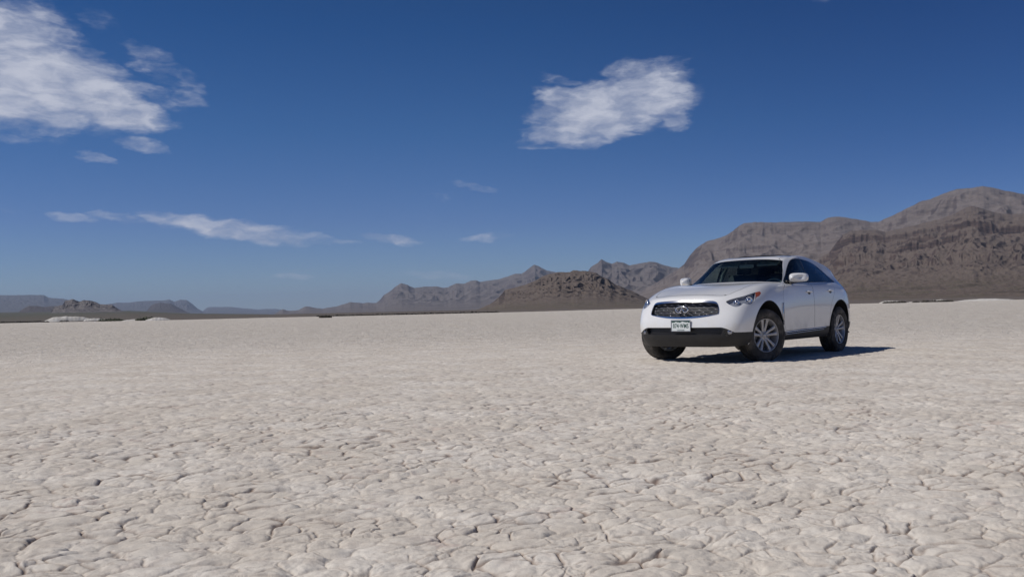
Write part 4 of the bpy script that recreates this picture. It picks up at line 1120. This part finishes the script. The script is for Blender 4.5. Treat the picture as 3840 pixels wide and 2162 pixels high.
# --- wheel arch liners and underbody
for side in (1, -1):
    for (cx_, cz_, r_) in ((-.03, .395, .515), (-2.895, .40, .505)):
        li = MB(); vs = []; n_ = 26
        for yy in (.935, .50):
            for k in range(n_):
                a = radians(-20+220*k/(n_-1)); rr = r_ if yy > .9 else r_-.005
                yb = yy
                if yy > .9: yb = min(.935, side_hit(cx_+1.03*rr*cos(a), max(.30, cz_+1.03*rr*sin(a)))-.012)
                vs.append((cx_+rr*cos(a)-OX, side*yb, max(.31, cz_+rr*sin(a))))
        fs = [(k, k+1, n_+k+1, n_+k) for k in range(n_-1)]+[tuple(n_+k for k in range(n_))]
        li.add(vs, fs); li.build('wheel_arch_liner', M_liner, angle=30)
ub = MB()
ub.box(L3(-1.45, 0, .40), (4.3, .98, .26)); ub.box(L3(-1.46, 0, .385), (1.78, 1.70, .17)); ub.box(L3(.60, 0, .37), (.22, 1.30, .22)); ub.box(L3(-3.55, 0, .46), (.45, 1.40, .20))
ub.build('underbody', M_under, smooth=False)
for s_ in (1, -1):
    ub = MB(); ub.tube([L3(-3.6, s_*.45, .36), L3(-3.95, s_*.45, .37)], .035, 12); ub.build('exhaust_pipe', M_chrome)
for s_ in (1, -1):
    for ax in (0.0, -2.885):
        su = MB(); su.tube([L3(ax, s_*.45, .30), L3(ax, s_*.74, .385)], .03, 8); su.build('suspension_arm', M_under)

# --- cabin
cb = MB()
cb.box(L3(-2.1, 0, .72), (2.7, 1.44, .42)); cabin = cb.build('cabin_floor', M_interior, smooth=False)
ds = MB(); vs = []
for i, (x, z) in enumerate(((-.86, 1.10), (-1.0, 1.135), (-1.25, 1.12), (-1.38, 1.05), (-1.40, .85))):
    for y in (-.72, -.4, 0, .4, .72): vs.append(L3(x-.02*abs(y), y, z-(.03 if abs(y) > .7 else 0)))
ds.add(vs, [(i*5+j, i*5+j+1, (i+1)*5+j+1, (i+1)*5+j) for i in range(4) for j in range(4)]); ds.build('dashboard', M_interior, cabin)
def seat(x, y, w_):
    s_ = MB()
    def pad(pts, hw, th):
        vs = []
        for (px, pz) in pts:
            for yy in (-1, -.75, 0, .75, 1):
                b_ = (1-abs(yy)**3)*.02
                vs.append(L3(px+b_, y+yy*hw, pz)); 
        k = len(pts)
        v2 = [Vector(v)+Vector((-th, 0, 0)) for v in vs]
        s_.add(vs, [(i*5+j, i*5+j+1, (i+1)*5+j+1, (i+1)*5+j) for i in range(k-1) for j in range(4)])
        s_.add(v2, [(i*5+j, i*5+j+1, (i+1)*5+j+1, (i+1)*5+j) for i in range(k-1) for j in range(4)])
    pad([(x, .98), (x-.06, 1.10), (x-.12, 1.25), (x-.18, 1.36)], w_, .10)
    pad([(x-.20, 1.37), (x-.215, 1.40), (x-.22, 1.47), (x-.225, 1.49)], w_*.48, .07)
    s_.build('seat', M_interior, cabin)
seat(-1.75, .38, .25); seat(-1.75, -.38, .25); seat(-2.65, .38, .28); seat(-2.65, -.38, .28)
sw = MB(); c_ = L3(-1.42, .38, 1.09); R_ = Matrix.Rotation(radians(-24), 3, 'Y')
sw.tube([c_+R_ @ Vector((0, .185*cos(a), .185*sin(a))) for a in [2*pi*k/28 for k in range(29)]], .014, 8, cap=False)
for a in (0, pi, -pi/2): sw.tube([c_, c_+R_ @ Vector((0, .18*cos(a), .18*sin(a)))], .014, 6)
sw.build('steering_wheel', M_beige, cabin)
im = MB(); im.box(L3(-1.30, 0, 1.475), (.03, .24, .06)); im.tube([L3(-1.30, 0, 1.48), L3(-1.27, 0, 1.54)], .01, 6); im.build('rear_view_mirror', M_beige, cabin)
for s_ in (1, -1):
    bp_ = MB(); bp_.tube([L3(-1.84, s_*.77, 1.18), L3(-1.86, s_*.72, 1.38), L3(-1.89, s_*.64, 1.55)], [.05, .045, .04], 8); bp_.build('pillar', M_beige, cabin)
    ap = MB(); ap.tube([L3(-.98, s_*.765, 1.17), L3(-1.17, s_*.70, 1.33), L3(-1.37, s_*.62, 1.50), L3(-1.55, s_*.58, 1.58)], [.03, .026, .024, .02], 8); ap.build('windshield_pillar', M_interior, cabin)
for s_ in (1, -1):
    vz = MB(); vz.box(L3(-1.40, s_*.34, 1.515), (.16, .34, .018), Matrix.Rotation(radians(24), 3, 'Y')); vz.build('sun_visor', M_beige, cabin, smooth=False)
hd = MB(); vs = [L3(x, y, z) for x, z in ((-1.32, 1.555), (-1.9, 1.605), (-2.6, 1.56), (-3.1, 1.44)) for y in (-.56, -.3, 0, .3, .56)]
hd.add(vs, [(i*5+j, i*5+j+1, (i+1)*5+j+1, (i+1)*5+j) for i in range(3) for j in range(4)]); hd.build('headliner', M_beige, cabin)
# ------------------------------------------------------------------ air
def make_haze():
    a, z0, z1 = 24600.0, -27.0, 560.0
    v = [(x, y, z) for z in (z0, z1) for x, y in ((-a, -a), (a, -a), (a, a), (-a, a))]
    f = [(3, 2, 1, 0), (4, 5, 6, 7), (0, 1, 5, 4), (1, 2, 6, 5), (2, 3, 7, 6), (3, 0, 4, 7)]
    m = bpy.data.materials.new('haze'); m.use_nodes = True
    t = m.node_tree; t.nodes.clear()
    o = t.nodes.new('ShaderNodeOutputMaterial'); p = t.nodes.new('ShaderNodeVolumePrincipled')
    p.inputs['Color'].default_value = (.60, .74, 1.0, 1)
    p.inputs['Density'].default_value = HAZE
    p.inputs['Anisotropy'].default_value = 0.0
    t.links.new(p.outputs[0], o.inputs['Volume'])
    h = mesh_obj('haze', v, f, m, smooth=False)
    h['kind'] = 'stuff'; h['label'] = 'thin blue haze in the desert air'
HAZE = 4.5e-5
make_haze()
